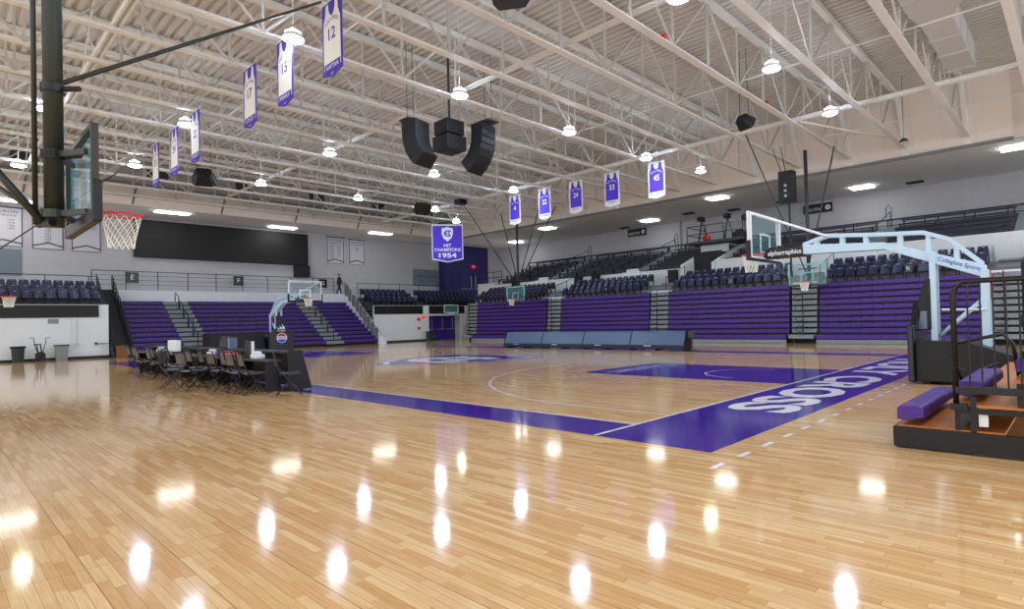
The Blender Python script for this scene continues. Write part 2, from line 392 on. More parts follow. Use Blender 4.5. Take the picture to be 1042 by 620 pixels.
# ------------------------------------------------------------------ roof trusses
ZB = 9.62
BX = [-16.9+2.545*i for i in range(-8, 12)]
XLAB = {}
def make_truss():
    t = thing('roof_truss', (0, 0, 0), '', 'roof truss', 'white roof trusses')
    b = MB().box(-.12, .12, YN, YE-.1, ZB-.06, ZB-.035).box(-.02, .02, YN, YE-.1, ZB-.035, ZB+.07)
    b.build('bottom_chord', 'steel', t)
    b = MB().box(-.1, .1, YN+1.6, YE-1.6, 11.78, 11.98); b.build('top_chord', 'steel', t)
    for s in (0, 1):
        ya, yb = (YE-.05, YE-1.6) if s == 0 else (YN+.05, YN+1.6)
        MB().bar((0, ya, ZB-.1), (0, yb, 11.9), .2, .14, (0, 1, 0)).build('end_chord', 'steel', t)
        MB().box(-.14, .14, min(ya, ya+.16*(1 if s == 0 else -1))-.05, max(ya, ya)+.1, ZS-.02, ZB-.08).build('bearing_seat', 'steel', t)
    nodes = [8.4+4.4*k for k in range(-4, 4)]
    proto = {}
    def web(kind, y):
        if kind not in proto:
            # prototypes stand at y = 0, copies are shifted
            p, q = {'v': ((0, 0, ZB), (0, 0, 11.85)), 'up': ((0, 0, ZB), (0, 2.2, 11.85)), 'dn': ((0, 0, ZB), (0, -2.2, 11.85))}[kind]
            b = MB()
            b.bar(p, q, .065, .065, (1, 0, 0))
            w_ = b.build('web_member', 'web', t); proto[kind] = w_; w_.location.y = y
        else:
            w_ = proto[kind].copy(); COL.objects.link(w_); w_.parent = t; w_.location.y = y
    for y in nodes:
        web('v', y)
        if y+2.2 < YE-1.4: web('up', y)
        if y-2.2 > YN+1.4: web('dn', y)
        if y+2.2 < YE-1.4: web('v', y+2.2)
    return t
tr0 = make_truss()
N_ = len(BX)
for i, x in enumerate(BX):
    t = tr0 if i == 0 else copy_tree(tr0)
    t.location.x = x
    k = N_-1-i
    t['label'] = ('white steel roof truss, %s counted from the beige end fascia' % (ORD[i] if i < 20 else 'last'))
# struts and bracing running across the trusses
for y, nm in ((18.25, 'far'), (-3.2, 'near')):
    b = MB()
    for sx in (-.07, .07): b.bar((-37, y+sx, ZB+.14), (9, y+sx, ZB+.14), .05, .16)
    tag(b.build('roof_strut', 'steel'), 'long white channel strut crossing every truss on the %s side of the roof' % nm, 'strut')
    t = thing('cross_bracing', (0, y, ZB), 'thin crossed rods between the trusses above the strut on the %s side' % nm, 'bracing')
    for i in range(1, len(BX)-1, 3):
        MB().tube([(BX[i], y, ZB+.2), (BX[i+1], y, 11.8)], .02, 5).build('brace_rod', 'steel', t); MB().tube([(BX[i], y, 11.8), (BX[i+1], y, ZB+.2)], .02, 5).build('brace_rod', 'steel', t)
for y, z, n, nm in ((6.5, 10.0, 3, 'above the hanging loudspeakers'), (13.25, 10.0, 1, 'just before the far lamp row'), (23.5, 10.3, 1, 'close to the far beige fascia'), (1.9, 10.4, 1, 'near the white jersey banners')):
    b = MB()
    for k in range(n): b.tube([(-37, y+.1*k, z), (9, y+.1*k, z)], .028, 6)
    tag(b.build('conduit', 'steel'), 'thin white conduit crossing the trusses %s' % nm, 'pipe')
# diagonal wind bracing in the plane of the lower chords near the beige fascia
for i in range(3, 19, 5):
    t = thing('wind_brace', (BX[i], 21, ZB), 'pale diagonal brace pair near the beige fascia, %s pair from the navy corner' % ORD[(i-3)//5], 'bracing')
    MB().bar((BX[i]+.1, 18.4, ZB+.1), (BX[i]+2.445, 24.4, ZB+.1), .06, .06).build('brace_bar', 'steel', t); MB().bar((BX[i]+2.445, 18.4, ZB+.17), (BX[i]+.1, 24.4, ZB+.17), .06, .06).build('brace_bar', 'steel', t)

# air duct
t = thing('air_duct', (1.9, 16, 10.4), 'big boxy white air duct hung between two roof trusses', 'duct')
MB().box(1.15, 2.0, 14.6, 19.4, 10.55, 11.4).build('duct_run', 'duct', t)
b = MB(); a = [(1.15, 14.6), (2.0, 14.6), (2.35, 13.6), (1.0, 13.6)]
b.prism(a, 'z', 10.5, 11.45); b.build('duct_flare', 'duct', t)
MB().box(1.0, 2.35, 6, 13.6, 10.5, 11.45).build('duct_run', 'duct', t)
for y in (8, 10.3, 12.6, 16, 17.6, 19.35): MB().box(.97 if y < 13.6 else 1.12, 2.38 if y < 13.6 else 2.03, y, y+.05, 10.47, 11.48).build('duct_flange', 'duct', t)
# clerestory vents
for i, (y, z) in enumerate([(-3, 11.05), (3.1, 11.05), (8.1, 11.05), (13.1, 11.05), (18.2, 11.05), (23, 11.05)]):
    t = MB().box(-37.5, -37.42, y-.55, y+.55, z-.28, z+.28); 
    for k in range(5): t.box(-37.42, -37.38, y-.5, y+.5, z-.24+k*.11, z-.19+k*.11)
    tag(t.build('wall_vent', 'darkgrey'), 'dark louvred vent in the grey strip over the far end, %s from the camera side' % ORD[i], 'vent', 'louvred vents')

# ------------------------------------------------------------------ lamps
def make_lamp():
    t = thing('high_bay_lamp', (0, 0, 9.3), '', 'ceiling lamp', 'round high bay lamps')
    hs = MB().lathe([(.27, .0), (.28, .05), (.2, .16), (.1, .2), (.09, .3), (.04, .34)], (0, 0, 9.3), 20).build('lamp_housing', 'white', t, True)
    MB().lathe([(.1, .0), (.2, .0), (.2, .012), (.1, .012)], (0, 0, 9.47), 20).build('added_top_glow', 'added_uplight', hs)  # glowing ring added on top of the lamp to brighten deck and trusses
    MB().lathe([(.0, -.05), (.2, -.035), (.265, .0), (.265, .03), (0, .03)], (0, 0, 9.29), 20).build('lamp_lens', 'lamp', hs)
    MB().tube([(0, 0, 9.62), (0, 0, 12.27)], .015, 6).build('hanger_rod', 'steel', t)
    return t
l0 = make_lamp(); first = True
for ix, x in enumerate((-28.3, -20.4, -10.95, -2.4, 6.2)):
    for iy, y in enumerate((.05, 5.7, 11.4, 17.1)):
        c = l0 if first else copy_tree(l0); first = False
        c.location = (x, y, 9.3)
        c['label'] = 'round glowing ceiling lamp, %s row from camera side, %s from the far end' % (ORD[iy], ORD[ix])
for gx, gy, gl in ((-31.7, -3.7, 'near the beige end fascia, exercise bike side'), (-21.85, -3.85, 'beside the thick pole of the large hanging board'), (-31.1, 21.1, 'above the violet championship banner'), (-10.35, 21.45, 'behind the purple banner numbered 45')):
    c = copy_tree(l0); c.location = (gx, gy, 9.3)
    for ch in c.children_recursive:
        if ch.name.startswith('lamp_lens'): ch.data = ch.data.copy(); ch.data.materials[0] = M['lamp_g']
    c['label'] = 'dimmer greenish ceiling lamp ' + gl; c['group'] = 'greenish ceiling lamps'
SL = [(-39.24, 4.3, 0), (-40.6, -3.3, 0), (-40.8, 11.96, 0), (-38.9, 19.18, 0), (-28.18, 28.26, 1), (-20.42, 31.77, 1), (-12.69, 27.94, 1), (-5.13, 31.9, 1), (2.56, 28.14, 1), (-35.84, 31.92, 1)]
for i, (x, y, k) in enumerate(SL):
    a, c = (.3, .95) if k == 0 else (.6, .45)
    t = thing('ceiling_panel_light', (x, y, ZS), 'recessed white soffit light over the %s stands, %s from the %s' % (('end', 'far side')[k], ORD[[1, 0, 2, 3, 1, 2, 3, 4, 5, 0][i]], ('exercise bike side', 'navy corner')[k]), 'ceiling light', 'recessed soffit lights')
    MB().box(x-a, x+a, y-c, y+c, ZS-.09, ZS-.036).build('diffuser', 'panel', t)  # dropped below the soffit so its sides add light to the ceiling
    b = MB(); 
    for u0, u1, v0, v1 in ((x-a-.04, x+a+.04, y-c-.04, y-c), (x-a-.04, x+a+.04, y+c, y+c+.04), (x-a-.04, x-a, y-c, y+c), (x+a, x+a+.04, y-c, y+c)): b.box(u0, u1, v0, v1, ZS-.035, ZS)
    b.build('light_frame', 'alum', t)
for i, (x, y) in enumerate([(-2.54, 33.1), (-13.95, 32.9), (-16.9, 31.6), (-24, 33.4)]):
    b = MB().box(x-.45, x+.45, y-.3, y+.3, ZS-.03, ZS-.001)
    for k in range(5): b.box(x-.42, x+.42, y-.26+k*.12, y-.2+k*.12, ZS-.05, ZS-.03)
    tag(b.build('air_grille', 'black'), 'small dark air grille in the soffit over the far stands, %s from the camera' % ORD[i], 'air vent', 'soffit air grilles')

# ------------------------------------------------------------------ benches and seats
def bench_row(axis, a0, a1, front, d, ztop, depth=.3, h=.2, mod=.5, gap=.012, solid=False):
    """seat modules side by side along an axis, rounded front edge; d = +1/-1 is the way back from the front"""
    b = MB(); n = max(1, round((a1-a0)/mod)); m = (a1-a0)/n; r = .045
    prof = [(0, -h), (0, -r), (.013, -.018), (r, 0), (depth-.03, 0), (depth, -.03), (depth, -h*.5), (.05, -h*.5), (.05, -h)]
    if solid: prof = [(0, -h), (0, -r), (.013, -.018), (r, 0), (depth-r, 0), (depth-.013, -.018), (depth, -r), (depth, -h*.8), (.1, -h)]
    for i in range(n):
        p, q = a0+i*m+gap/2, a0+(i+1)*m-gap/2
        poly = [(front+d*u, ztop+v) for u, v in prof]
        if axis == 'x': b.prism(poly, 'x', p, q)
        else: b.add([(u, p, z) for u, z in poly]+[(u, q, z) for u, z in poly], [tuple(range(len(poly)-1, -1, -1)), tuple(range(len(poly), 2*len(poly)))]+[(k, (k+1) % len(poly), len(poly)+(k+1) % len(poly), len(poly)+k) for k in range(len(poly))])
    return b

# far side: telescoped bleachers
FAR = [(-31.9, -24.15), (-22.65, -15.3), (-13.9, -6.65), (-5.15, 1.6), (2.95, 10.2)]
NAMES = ['first', 'second', 'third', 'fourth', 'fifth']
for k, (x0, x1) in enumerate(FAR):
    t = thing('bleacher_section', ((x0+x1)/2, 23.2, 0), 'closed purple bleachers along the far sideline, %s section from the navy doors' % NAMES[k], 'bleachers', 'closed bleachers on the far side')
    for i in range(10):
        zt = .45+.289*i; f = 22.98 if i == 0 else 23.45+.03*i
        bench_row('x', x0, x1, f, 1, zt, .3, .2).build('bench_row', 'bench', t)
    b = MB()
    for i in range(10):
        f = 22.98 if i == 0 else 23.45+.03*i
        b.box(x0-.02, x1+.02, f+.06, f+.4, .45+.289*i-.26, .45+.289*i-.11)
        b.box(x0-.02, x1+.02, f+.31, f+.36, .45+.289*i-.11, .45+.289*i+.03)
    b.box(x0, x1, 23.86, 23.95, 0, 3.0)
    b.build('riser', 'black', t)
    MB().box(x0, x1, 22.96, 23.1, .01, .2).build('kick_panel', 'grey_step', t)
# aisles between the sections
for k, xc in enumerate((-32.6, -23.4, -14.6, -5.9, 2.28)):
    t = thing('aisle_steps', (xc, 23.3, 0), 'grey stacked aisle steps in the far bleachers, %s aisle from the navy doors' % ORD[k], 'steps', 'aisle steps of the far bleachers')
    b = MB()
    for i in range(10):
        f = 22.98 if i == 0 else 23.48+.03*i
        b.box(xc-.62, xc+.62, f, f+.5, .45+.289*i-.19, .45+.289*i)
    b.build('step', 'grey_step', t)
    b = MB().box(xc-.66, xc+.66, 23.86, 23.95, 0, 3.0)
    for i in range(1, 10): b.box(xc-.66, xc-.1, 23.5+.03*i, 23.62+.03*i, .45+.289*i-.27, .45+.289*i-.19)
    b.build('riser', 'black', t)
    if k: MB().box(xc-.6, xc+.6, 23.8, 24.2, 3.06, 3.14).build('end_cap', 'white', t)
    r = thing('aisle_handrail', (xc, 23.3, 0), 'black folded handrail in the far bleachers, %s aisle from the navy doors' % ORD[k], 'handrail', 'handrails of the far aisles')
    MB().tube([(xc, 23.35, .45), (xc, 23.4, 3.1)], .025, 6).build('post', 'blackm', r)
    b = MB()
    for i in range(5):
        z = .8+.52*i
        b.tube([(xc, 23.36, z), (xc-.12, 23.34, z+.1), (xc-.34, 23.34, z+.06), (xc-.36, 23.34, z-.12), (xc-.2, 23.34, z-.2), (xc, 23.36, z-.16)], .018, 6)
    b.build('rail_loop', 'blackm', r)

# terraces carrying the navy seats (far side)
b = MB(); FZ = [3.0, 3.3, 3.62]; FY = [24.35, 25.15, 25.95]
for z, y in zip(FZ, FY): b.box(-33.5, 11, y-.35, 27.28, z-.35, z)
b.box(-33.5, 11, 23.96, 24.1, 0, 3.0)
o = b.build('trim_9', 'grey', origin=(0, 0, 0)); struct(o, 'concrete terrace under the navy seats')

def seat_mesh(kind='far'):
    b = MB(); w = .225
    b.cur = 0
    # back shell (leaning), seat pan folded up in front of it, hinge bracket
    def slab(y0, z0, y1, z1, th, ww, bulge=.02):
        n = 5; vs = []
        for j, (y, z) in enumerate(((y0, z0), ((y0+y1)/2, (z0+z1)/2), (y1, z1))):
            hw = ww*(1 if j < 2 else .84)
            for s in (0, 1):
                for i in range(n):
                    u = -1+2*i/(n-1); vs.append((u*hw, y+bulge*(u*u)*(-1)+s*th, z-(.02*abs(u)**3 if j == 2 else 0)))
        f = []
        for j in range(2):
            a, c = j*2*n, (j+1)*2*n
            for i in range(n-1): f += [(a+i, a+i+1, c+i+1, c+i), (a+n+i, c+n+i, c+n+i+1, a+n+i+1)]
            f += [(a, c, c+n, a+n), (a+n-1, a+2*n-1, c+2*n-1, c+n-1)]
        f += [tuple(list(range(n))+list(range(2*n-1, n-1, -1))), tuple(4*n+i for i in list(range(n))+list(range(2*n-1, n-1, -1)))]
        b.add(vs, f)
    slab(.06, .34, .13, .80, .035, w)
    slab(-.08, .34, -.0, .66, .06, w*.92, .01)
    b.cur = 1
    for s in (-1, 1): b.bar((s*.2, .1, 0), (s*.2, .06, .42), .035, .06)
    b.box(-.2, .2, .04, .1, .3, .36)
    b.cur = 2; b.add([(-.06, .098, .73), (.06, .098, .73), (.06, .104, .765), (-.06, .104, .765)], [(0, 1, 2, 3)])  # small pale patch near the top of the seat back
    return b
SEAT = seat_mesh().build('stadium_seat', ['navy_seat', 'black', 'seat_patch'], origin=(0, 0, 0))
SEAT.data.polygons.foreach_set('use_smooth', [False]*len(SEAT.data.polygons))
_used = [False]
def put_seat(x, y, z, rz, label, group):
    c = SEAT if not _used[0] else SEAT.copy()
    if _used[0]: COL.objects.link(c)
    _used[0] = True
    c.location = (x, y, z); c.rotation_euler = (0, 0, rz); tag(c, label, 'seat', group)
ROWN = ['front', 'middle', 'back']
BLK = [(-33.2, -25.2), (-23.2, -16.1), (-14.05, -7.1), (-5.15, 1.75), (3.1, 5.3)]
for k, (x0, x1) in enumerate(BLK):
    for r in range(3):
        xa = x0+(.25 if k else 0)*r*0; n = int((x1-x0)/.52)
        for i in range(n):
            put_seat(xa+.26+.52*i, FY[r], FZ[r], 0, 'navy far-side seat, %s place in %s row, %s block from the navy doors' % (ORD[i], ROWN[r], NAMES[k]), 'navy seats above the far bleachers, %s block' % NAMES[k])
# section rails and placards between the seat blocks
def rail_frame(name, pts_list, r, label, cat='railing', m='blackm', group=None):
    b = MB()
    for p in pts_list: b.tube(p, r, 6)
    return tag(b.build(name, m), label, cat, group)
for k, xc in enumerate((-24.4, -15.2, -6.1, 2.4)):
    rail_frame('aisle_railing', [[(xc+.9, 24.0, 3.0), (xc+.9, 24.0, 3.95), (xc+.9, 26.3, 4.75), (xc+.9, 26.3, 3.6)], [(xc+.9, 25.2, 3.3), (xc+.9, 25.2, 4.36)]], .025, 'black stair railing beside the navy seats, %s such from the navy doors' % ORD[k], group='stair railings of the far seats')
    b = MB()
    for i in range(3): b.box(xc-.45, xc+.75, 24.0+.8*i, 24.9+.8*i, 2.98+.3*i, 3.12+.3*i)
    tag(b.build('terrace_steps', 'grey_step'), 'pale steps between far navy seat blocks, %s such from the navy doors' % ORD[k], 'steps', 'steps between far seat blocks')
def placard(x, y, z, ch, label, face='y', s=.6):
    t = thing('section_placard', (x, y, z), label, 'sign', 'black section placards')
    if face == 'y':
        q = MB().box(x-.27*s, x+.27*s, y, y+.04, z, z+.62*s).build('sign_board', 'black_gloss', t)
        put_text(MB(), ch, (x, y-.006, z+.31*s), (1, 0, 0), (0, 0, 1), .3*s).build('lettering', 'white', q)
    else:
        q = MB().box(x-.04, x, y-.34*s, y+.34*s, z, z+.7*s).build('sign_board', 'black_gloss', t)
        put_text(MB(), ch, (x+.006, y, z+.38*s), (0, 1, 0), (0, 0, 1), .3*s).build('lettering', 'white', q)
for x, ch in ((-18.9, 'I'), (-10.05, 'J'), (-1.25, 'K')): placard(x, 23.97, 3.3, ch, 'small black placard lettered %s in front of the far navy seats' % ch)
for y, ch in ((2.5, 'E'), (8.9, 'F'), (15.25, 'G')): placard(-41.22, y, 4.62, ch, 'black placard lettered %s hung on the far end concourse rail' % ch, 'x', 1.0)

# front wall of the upper stands, portal, upper benches
b = MB().box(-35.5, -14.95, 27.3, 27.5, 3.6, 4.75).box(-12.6, 11, 27.3, 27.5, 3.6, 5.1)
o = b.build('trim_4', 'white', origin=(0, 0, 0)); struct(o, 'white parapet under the upper stands')
b = MB().box(-35.5, -14.95, 27.5, 34.4, 3.6, 4.5).box(-12.6, 11, 27.5, 34.4, 3.6, 4.5)
o = b.build('trim_8', 'upper_riser', origin=(0, 0, 0)); struct(o)
UP = [(-34.6, -28.4), (-27.2, -19.6), (-18.4, -15.1), (-12.5, -4.6), (-3.4, 2.2), (3.4, 9.6)]
for k, (x0, x1) in enumerate(UP):
    t = thing('upper_bleacher', ((x0+x1)/2, 28, 4.5), 'dark bench rows high against the far wall, %s block from the navy corner' % ORD[k], 'bleachers', 'upper bench blocks')
    b = MB()
    for i in range(6): b.box(x0, x1, 27.9+1.0*i, 34.3, 4.5+.36*i, 4.86+.36*i-.0)
    b.build('tier', 'upper_riser', t)
    for i in range(6):
        z = 4.86+.36*i; y = 28.3+1.0*i
        b = MB().box(x0+.05, x1-.05, y, y+.26, z+.36, z+.42)
        n = int((x1-x0)/1.7)
        for j in range(n+1):
            xx = x0+.15+j*(x1-x0-.3)/n; b.box(xx-.03, xx+.03, y+.02, y+.2, z, z+.36)
        b.build('bench_row', 'upper_bench', t)
for k, xc in enumerate((-27.8, -19.0, -4.0, 2.8)):
    b = MB()
    for i in range(12): b.box(xc-.55, xc+.55, 27.5+.5*i, 34.2, 4.5+.18*i, 4.68+.18*i)
    tag(b.build('stair_flight', 'grey_step'), 'grey stair climbing the upper stands, %s from the navy corner' % ORD[k], 'stairs', 'upper stairs')
    b = MB().tube([(xc+.1, 28, 4.8), (xc+.1, 28, 5.8), (xc+.1, 33, 7.6), (xc+.1, 33, 6.6)], .025, 6).tube([(xc-.5, 27.6, 4.5), (xc-.5, 27.6, 5.5), (xc-1.6, 27.6, 5.2)], .025, 6)
    tag(b.build('stair_handrail', 'blackm'), 'black handrail on the %s upper stair from the navy corner' % ORD[k], 'handrail', 'upper stair handrails')
    b = MB()
    for i in range(3): b.box(xc-1.1+.3*i, xc+.9-.2*i, 26.95+.12*i, 27.3, 3.6+.0*i, 4.55+.22*i)
    tag(b.build('white_step_block', 'white'), 'stepped white blocks at the foot of the %s upper stair from the navy corner' % ORD[k], 'steps', 'white stepped blocks')
    b = MB().tube([(xc+.1, 33.4, 6.6), (xc+.1, 33.4, 7.9), (xc-.05, 33.4, 8.1), (xc-.2, 33.4, 7.9), (xc-.2, 33.4, 7.3)], .025, 6)
    tag(b.build('rail_hoop', 'blackm'), 'tall black hoop above the top rail at the %s upper stair from the navy corner' % ORD[k], 'railing', 'rail hoops')
t = thing('top_railing', (-15, 33.7, 6.6), 'long dark rail running along the top of the far upper stands', 'railing')
MB().box(-36, 10, 33.66, 33.74, 7.15, 7.25).build('top_rail', 'upper_bench', t)
MB().box(-36, 10, 33.67, 33.73, 6.82, 6.87).build('mid_rail', 'upper_bench', t)
for i in range(24): MB().box(-35.9+1.98*i, -35.84+1.98*i, 33.66, 33.74, 6.67, 7.2).build('rail_post', 'blackm', t)
# portal with the camera platform
b = MB()
for x in (-15.0, -12.75):
    b.prism([(27.2, 3.62), (27.2, 4.95), (31.2, 6.45), (34.4, 6.45), (34.4, 3.62)], 'x', x-.12, x+.12)
o = b.build('trim_7', 'white', origin=(0, 0, 0)); struct(o, 'white sloping side walls of the entrance portal')
o = MB().box(-14.88, -12.87, 28.6, 28.7, 3.62, 5.85).build('trim_6', 'black', origin=(0, 0, 0)); struct(o)  # black sheet standing in for the unlit depth of the portal
o = MB().box(-14.88, -12.87, 29.6, 29.8, 5.85, 6.38).box(-14.88, -12.87, 29.8, 34.4, 6.3, 6.4).build('trim_5', 'white', origin=(0, 0, 0)); struct(o)
t = thing('camera_platform', (-13.3, 28.5, 6.35), 'grey camera platform with black rails over the stand entrance', 'platform')
MB().box(-15.4, -11.2, 28.4, 31.2, 6.4, 6.55).build('platform_deck', 'upper_riser', t)
b = MB()
for z in (7.05, 7.6): b.tube([(-15.3, 31, z), (-15.3, 28.5, z), (-11.3, 28.5, z)], .03, 6)
for x in (-15.3, -13.9, -12.6, -11.3): b.tube([(x, 28.5, 6.5), (x, 28.5, 7.6)], .03, 6)
b.build('guard_rail', 'blackm', t)
for i, x in enumerate((-14.6, -12.7)):
    t = thing('video_camera', (x, 29.3, 6.55), 'black video camera on a tripod, the one %s' % ('before the red round object', 'nearer the round lamp head')[i], 'camera', 'video cameras')
    b = MB()
    for a in range(3):
        th = a*2*PI/3+.4; b.tube([(x+.45*math.cos(th), 29.3+.45*math.sin(th), 6.56), (x, 29.3, 8.0)], .03, 6)
    b.build('tripod', 'black', t)
    MB().box(x-.14, x+.14, 28.95, 29.55, 8.0, 8.32).lathe([(.09, 0), (.11, .2)], (x, 28.75, 8.16), 12, 'y').build('camera_body', 'black', t)
tag(MB().lathe([(.05, 0), (.22, .08), (.28, .25), (.2, .42), (.05, .5)], (-14.1, 29.0, 6.56), 16).build('red_ball', 'red', smooth=True), 'round red object sitting on the camera platform', 'ball')
tag(MB().box(-12.2, -11.35, 28.8, 29.5, 6.56, 6.95).box(-12.0, -11.6, 28.85, 29.4, 6.95, 7.1).build('equipment_case', 'black', bevel=.02), 'black equipment cases under the round lamp head on the camera platform', 'case')
t = thing('platform_lamp', (-12.0, 30.4, 6.55), 'round black lamp head on a stand on the camera platform', 'lamp')
MB().tube([(-12, 30.4, 6.56), (-12, 30.4, 8.0)], .03, 6).build('stand', 'black', t); MB().lathe([(.05, -.1), (.24, -.06), (.24, .06), (.05, .1)], (-12, 30.4, 8.1), 16, 'y').build('lamp_head', 'black', t)

# balcony signs on the far wall
for k, (x0, x1, z0, z1) in enumerate(((-24.35, -22.5, 8.5, 9.12), (-9.5, -7.62, 8.36, 8.98), (5.2, 7.0, 8.36, 8.98))):
    if k == 2: continue
    t = thing('balcony_sign', ((x0+x1)/2, 34.4, z0), 'black balcony sign with a white arrow disc, %s' % ('nearer the navy corner' if k == 0 else 'behind the hanging loudspeaker pole'), 'sign', 'balcony signs')
    q = MB().box(x0, x1, 34.32, 34.44, z0, z1).build('sign_board', 'black_gloss', t)
    zc = (z0+z1)/2; b = put_text(MB(), 'BALCONY', (x0+.72, 34.31, zc-.05), (1, 0, 0), (0, 0, 1), .2, 1.1)
    n = 20; cx = x1-.27;     b.build('lettering', 'white', q); MB().poly([(cx+.17*math.cos(2*PI*i/n), 34.31, zc+.17*math.sin(2*PI*i/n)) for i in range(n)]).build('arrow_disc', 'white', q)
    put_text(MB(), 'V', (cx, 34.305, zc), (1, 0, 0), (0, 0, 1), .18, .18, .03).build('arrow', 'black', q)
for i, (x, z) in enumerate(((-30.9, 4.5), (-23.9, 4.4), (-22.2, 4.5), (-15.6, 4.3))):
    tag(MB().box(x-.3, x+.3, 26.85, 27.2, 3.62, z+.3).box(x-.34, x+.34, 26.8, 27.25, z+.3, z+.36).build('waste_bin', 'black', bevel=.02), 'dark bin by the white wall behind the far navy seats, %s from the navy corner' % ORD[i], 'bin', 'bins behind the far seats')
# raised landing at the left end of the upper stands
t = thing('landing', (-36, 29, 3.6), 'pale landing with black rails at the navy corner end of the far stands', 'platform')
MB().box(-38.2, -34.7, 29, 32.5, 3.6, 5.1).build('landing_block', 'white', t)
b = MB()
for z in (5.6, 6.1): b.tube([(-38.1, 29.05, z), (-34.8, 29.05, z)], .03, 6)
for x in (-38.1, -37, -35.9, -34.8): b.tube([(x, 29.05, 5.1), (x, 29.05, 6.1)], .03, 6)
b.build('guard_rail', 'blackm', t)

# ------------------------------------------------------------------ far end stands
ZW = 4.15
b = MB().box(XW, -41.3, .56, 27.6, 3.01, ZW).box(XW, -40.1, -16, .54, 3.0, ZW-.35)
o = b.build('trim_10', 'white_wall', origin=(0, 0, 0)); struct(o, 'raised walkway of the far end concourse')
# balcony blocks left and right of the open bleachers
def balcony(y0, y1, xf, nm):
    b = MB().box(xf-.2, xf, y0, y1, 0, 3.05)
    o = b.build('trim_%d' % (20+len(nm)), 'white_wall', origin=(0, 0, 0)); struct(o, 'white block wall under the end balcony')
    b = MB()
    for i in range(3): b.box(-41.3, xf-.15-.8*i, y0, y1, 2.7+.35*i, 3.05+.35*i)
    q = b.build('trim_%d' % (40+len(nm)), 'darkgrey', origin=(0, 0, 0)); struct(q)
    return o
balcony(-16, .5, -37.0, 'balcony_left')
balcony(17.7, 22.65, -37.6, 'balcony_middle')
b = MB().box(-37.8, -37.6, 22.65, 28.0, 2.15, 3.05).box(-37.8, -37.6, 26.45, 28.0, 0, 2.15).box(-37.8, -37.6, 22.65, 22.95, 0, 2.15)
o = b.build('trim_12', 'white_wall', origin=(0, 0, 0)); struct(o)
b = MB()
for i in range(3): b.box(-41.3, -37.75-.8*i, 22.65, 29.8, 2.7+.35*i, 3.05+.35*i)
o = b.build('trim_11', 'darkgrey', origin=(0, 0, 0)); struct(o)
o = MB().box(-38.75, -38.55, 22.8, 28.6, 0, 2.7).build('trim_13', 'white_wall', origin=(0, 0, 0)); struct(o)
o = MB().box(-36.98, -36.92, -16, .5, 0, .14).build('baseboard_left', 'black', origin=(0, 0, 0)); struct(o)
o = MB().box(-37.6, -37.54, 17.7, 22.65, 0, .14).build('baseboard_middle', 'black', origin=(0, 0, 0)); struct(o)
# black pads under the seats
for y0, y1, xf, nm in ((-16, .05, -37.0, 'balcony above the exercise bike'), (17.7, 22.3, -37.6, 'balcony above the alarm boxes'), (22.95, 26.8, -37.6, 'balcony over the purple doors')):
    b = MB().box(xf+.002, xf+.07, y0, y1, 2.33, 3.02)
    tag(b.build('score_panel', 'black', bevel=.01), 'long black panel on the front of the %s' % nm, 'panel', 'black balcony front panels')
    # front guard rail
    b = MB().tube([(xf-.05, y0, 3.4), (xf-.05, y1+.3, 3.4)], .02, 6)
    for i in range(int((y1-y0)/1.2)+1): b.tube([(xf-.05, y0+1.2*i, 3.05), (xf-.05, y0+1.2*i, 3.4)], .015, 6)
    tag(b.build('seat_guard_rail', 'blackm'), 'low black rail on the edge of the %s' % nm, 'railing', 'low balcony edge rails')
EB = [('left', -8.0, .3, -37.35), ('middle', 17.75, 22.3, -37.95), ('right', 22.95, 29.4, -37.95)]
for nm, y0, y1, xf in EB:
    n = int((y1-y0)/.49)
    for r in range(3):
        for i in range(n):
            yy = y1-.25-.49*i if nm == 'left' else y0+.25+.49*i
            if nm == 'left' and i > 10: continue
            put_seat(xf-.3-.8*r, yy, 3.05+.35*r, PI/2, 'navy balcony seat, %s from the open bleachers, %s row, %s' % (ORD[i], ROWN[r], {'left': 'above the exercise bike', 'middle': 'above the alarm boxes', 'right': 'above the purple doors'}[nm]), {'left': 'balcony seats above the exercise bike', 'middle': 'balcony seats above the alarm boxes', 'right': 'balcony seats above the purple doors'}[nm])
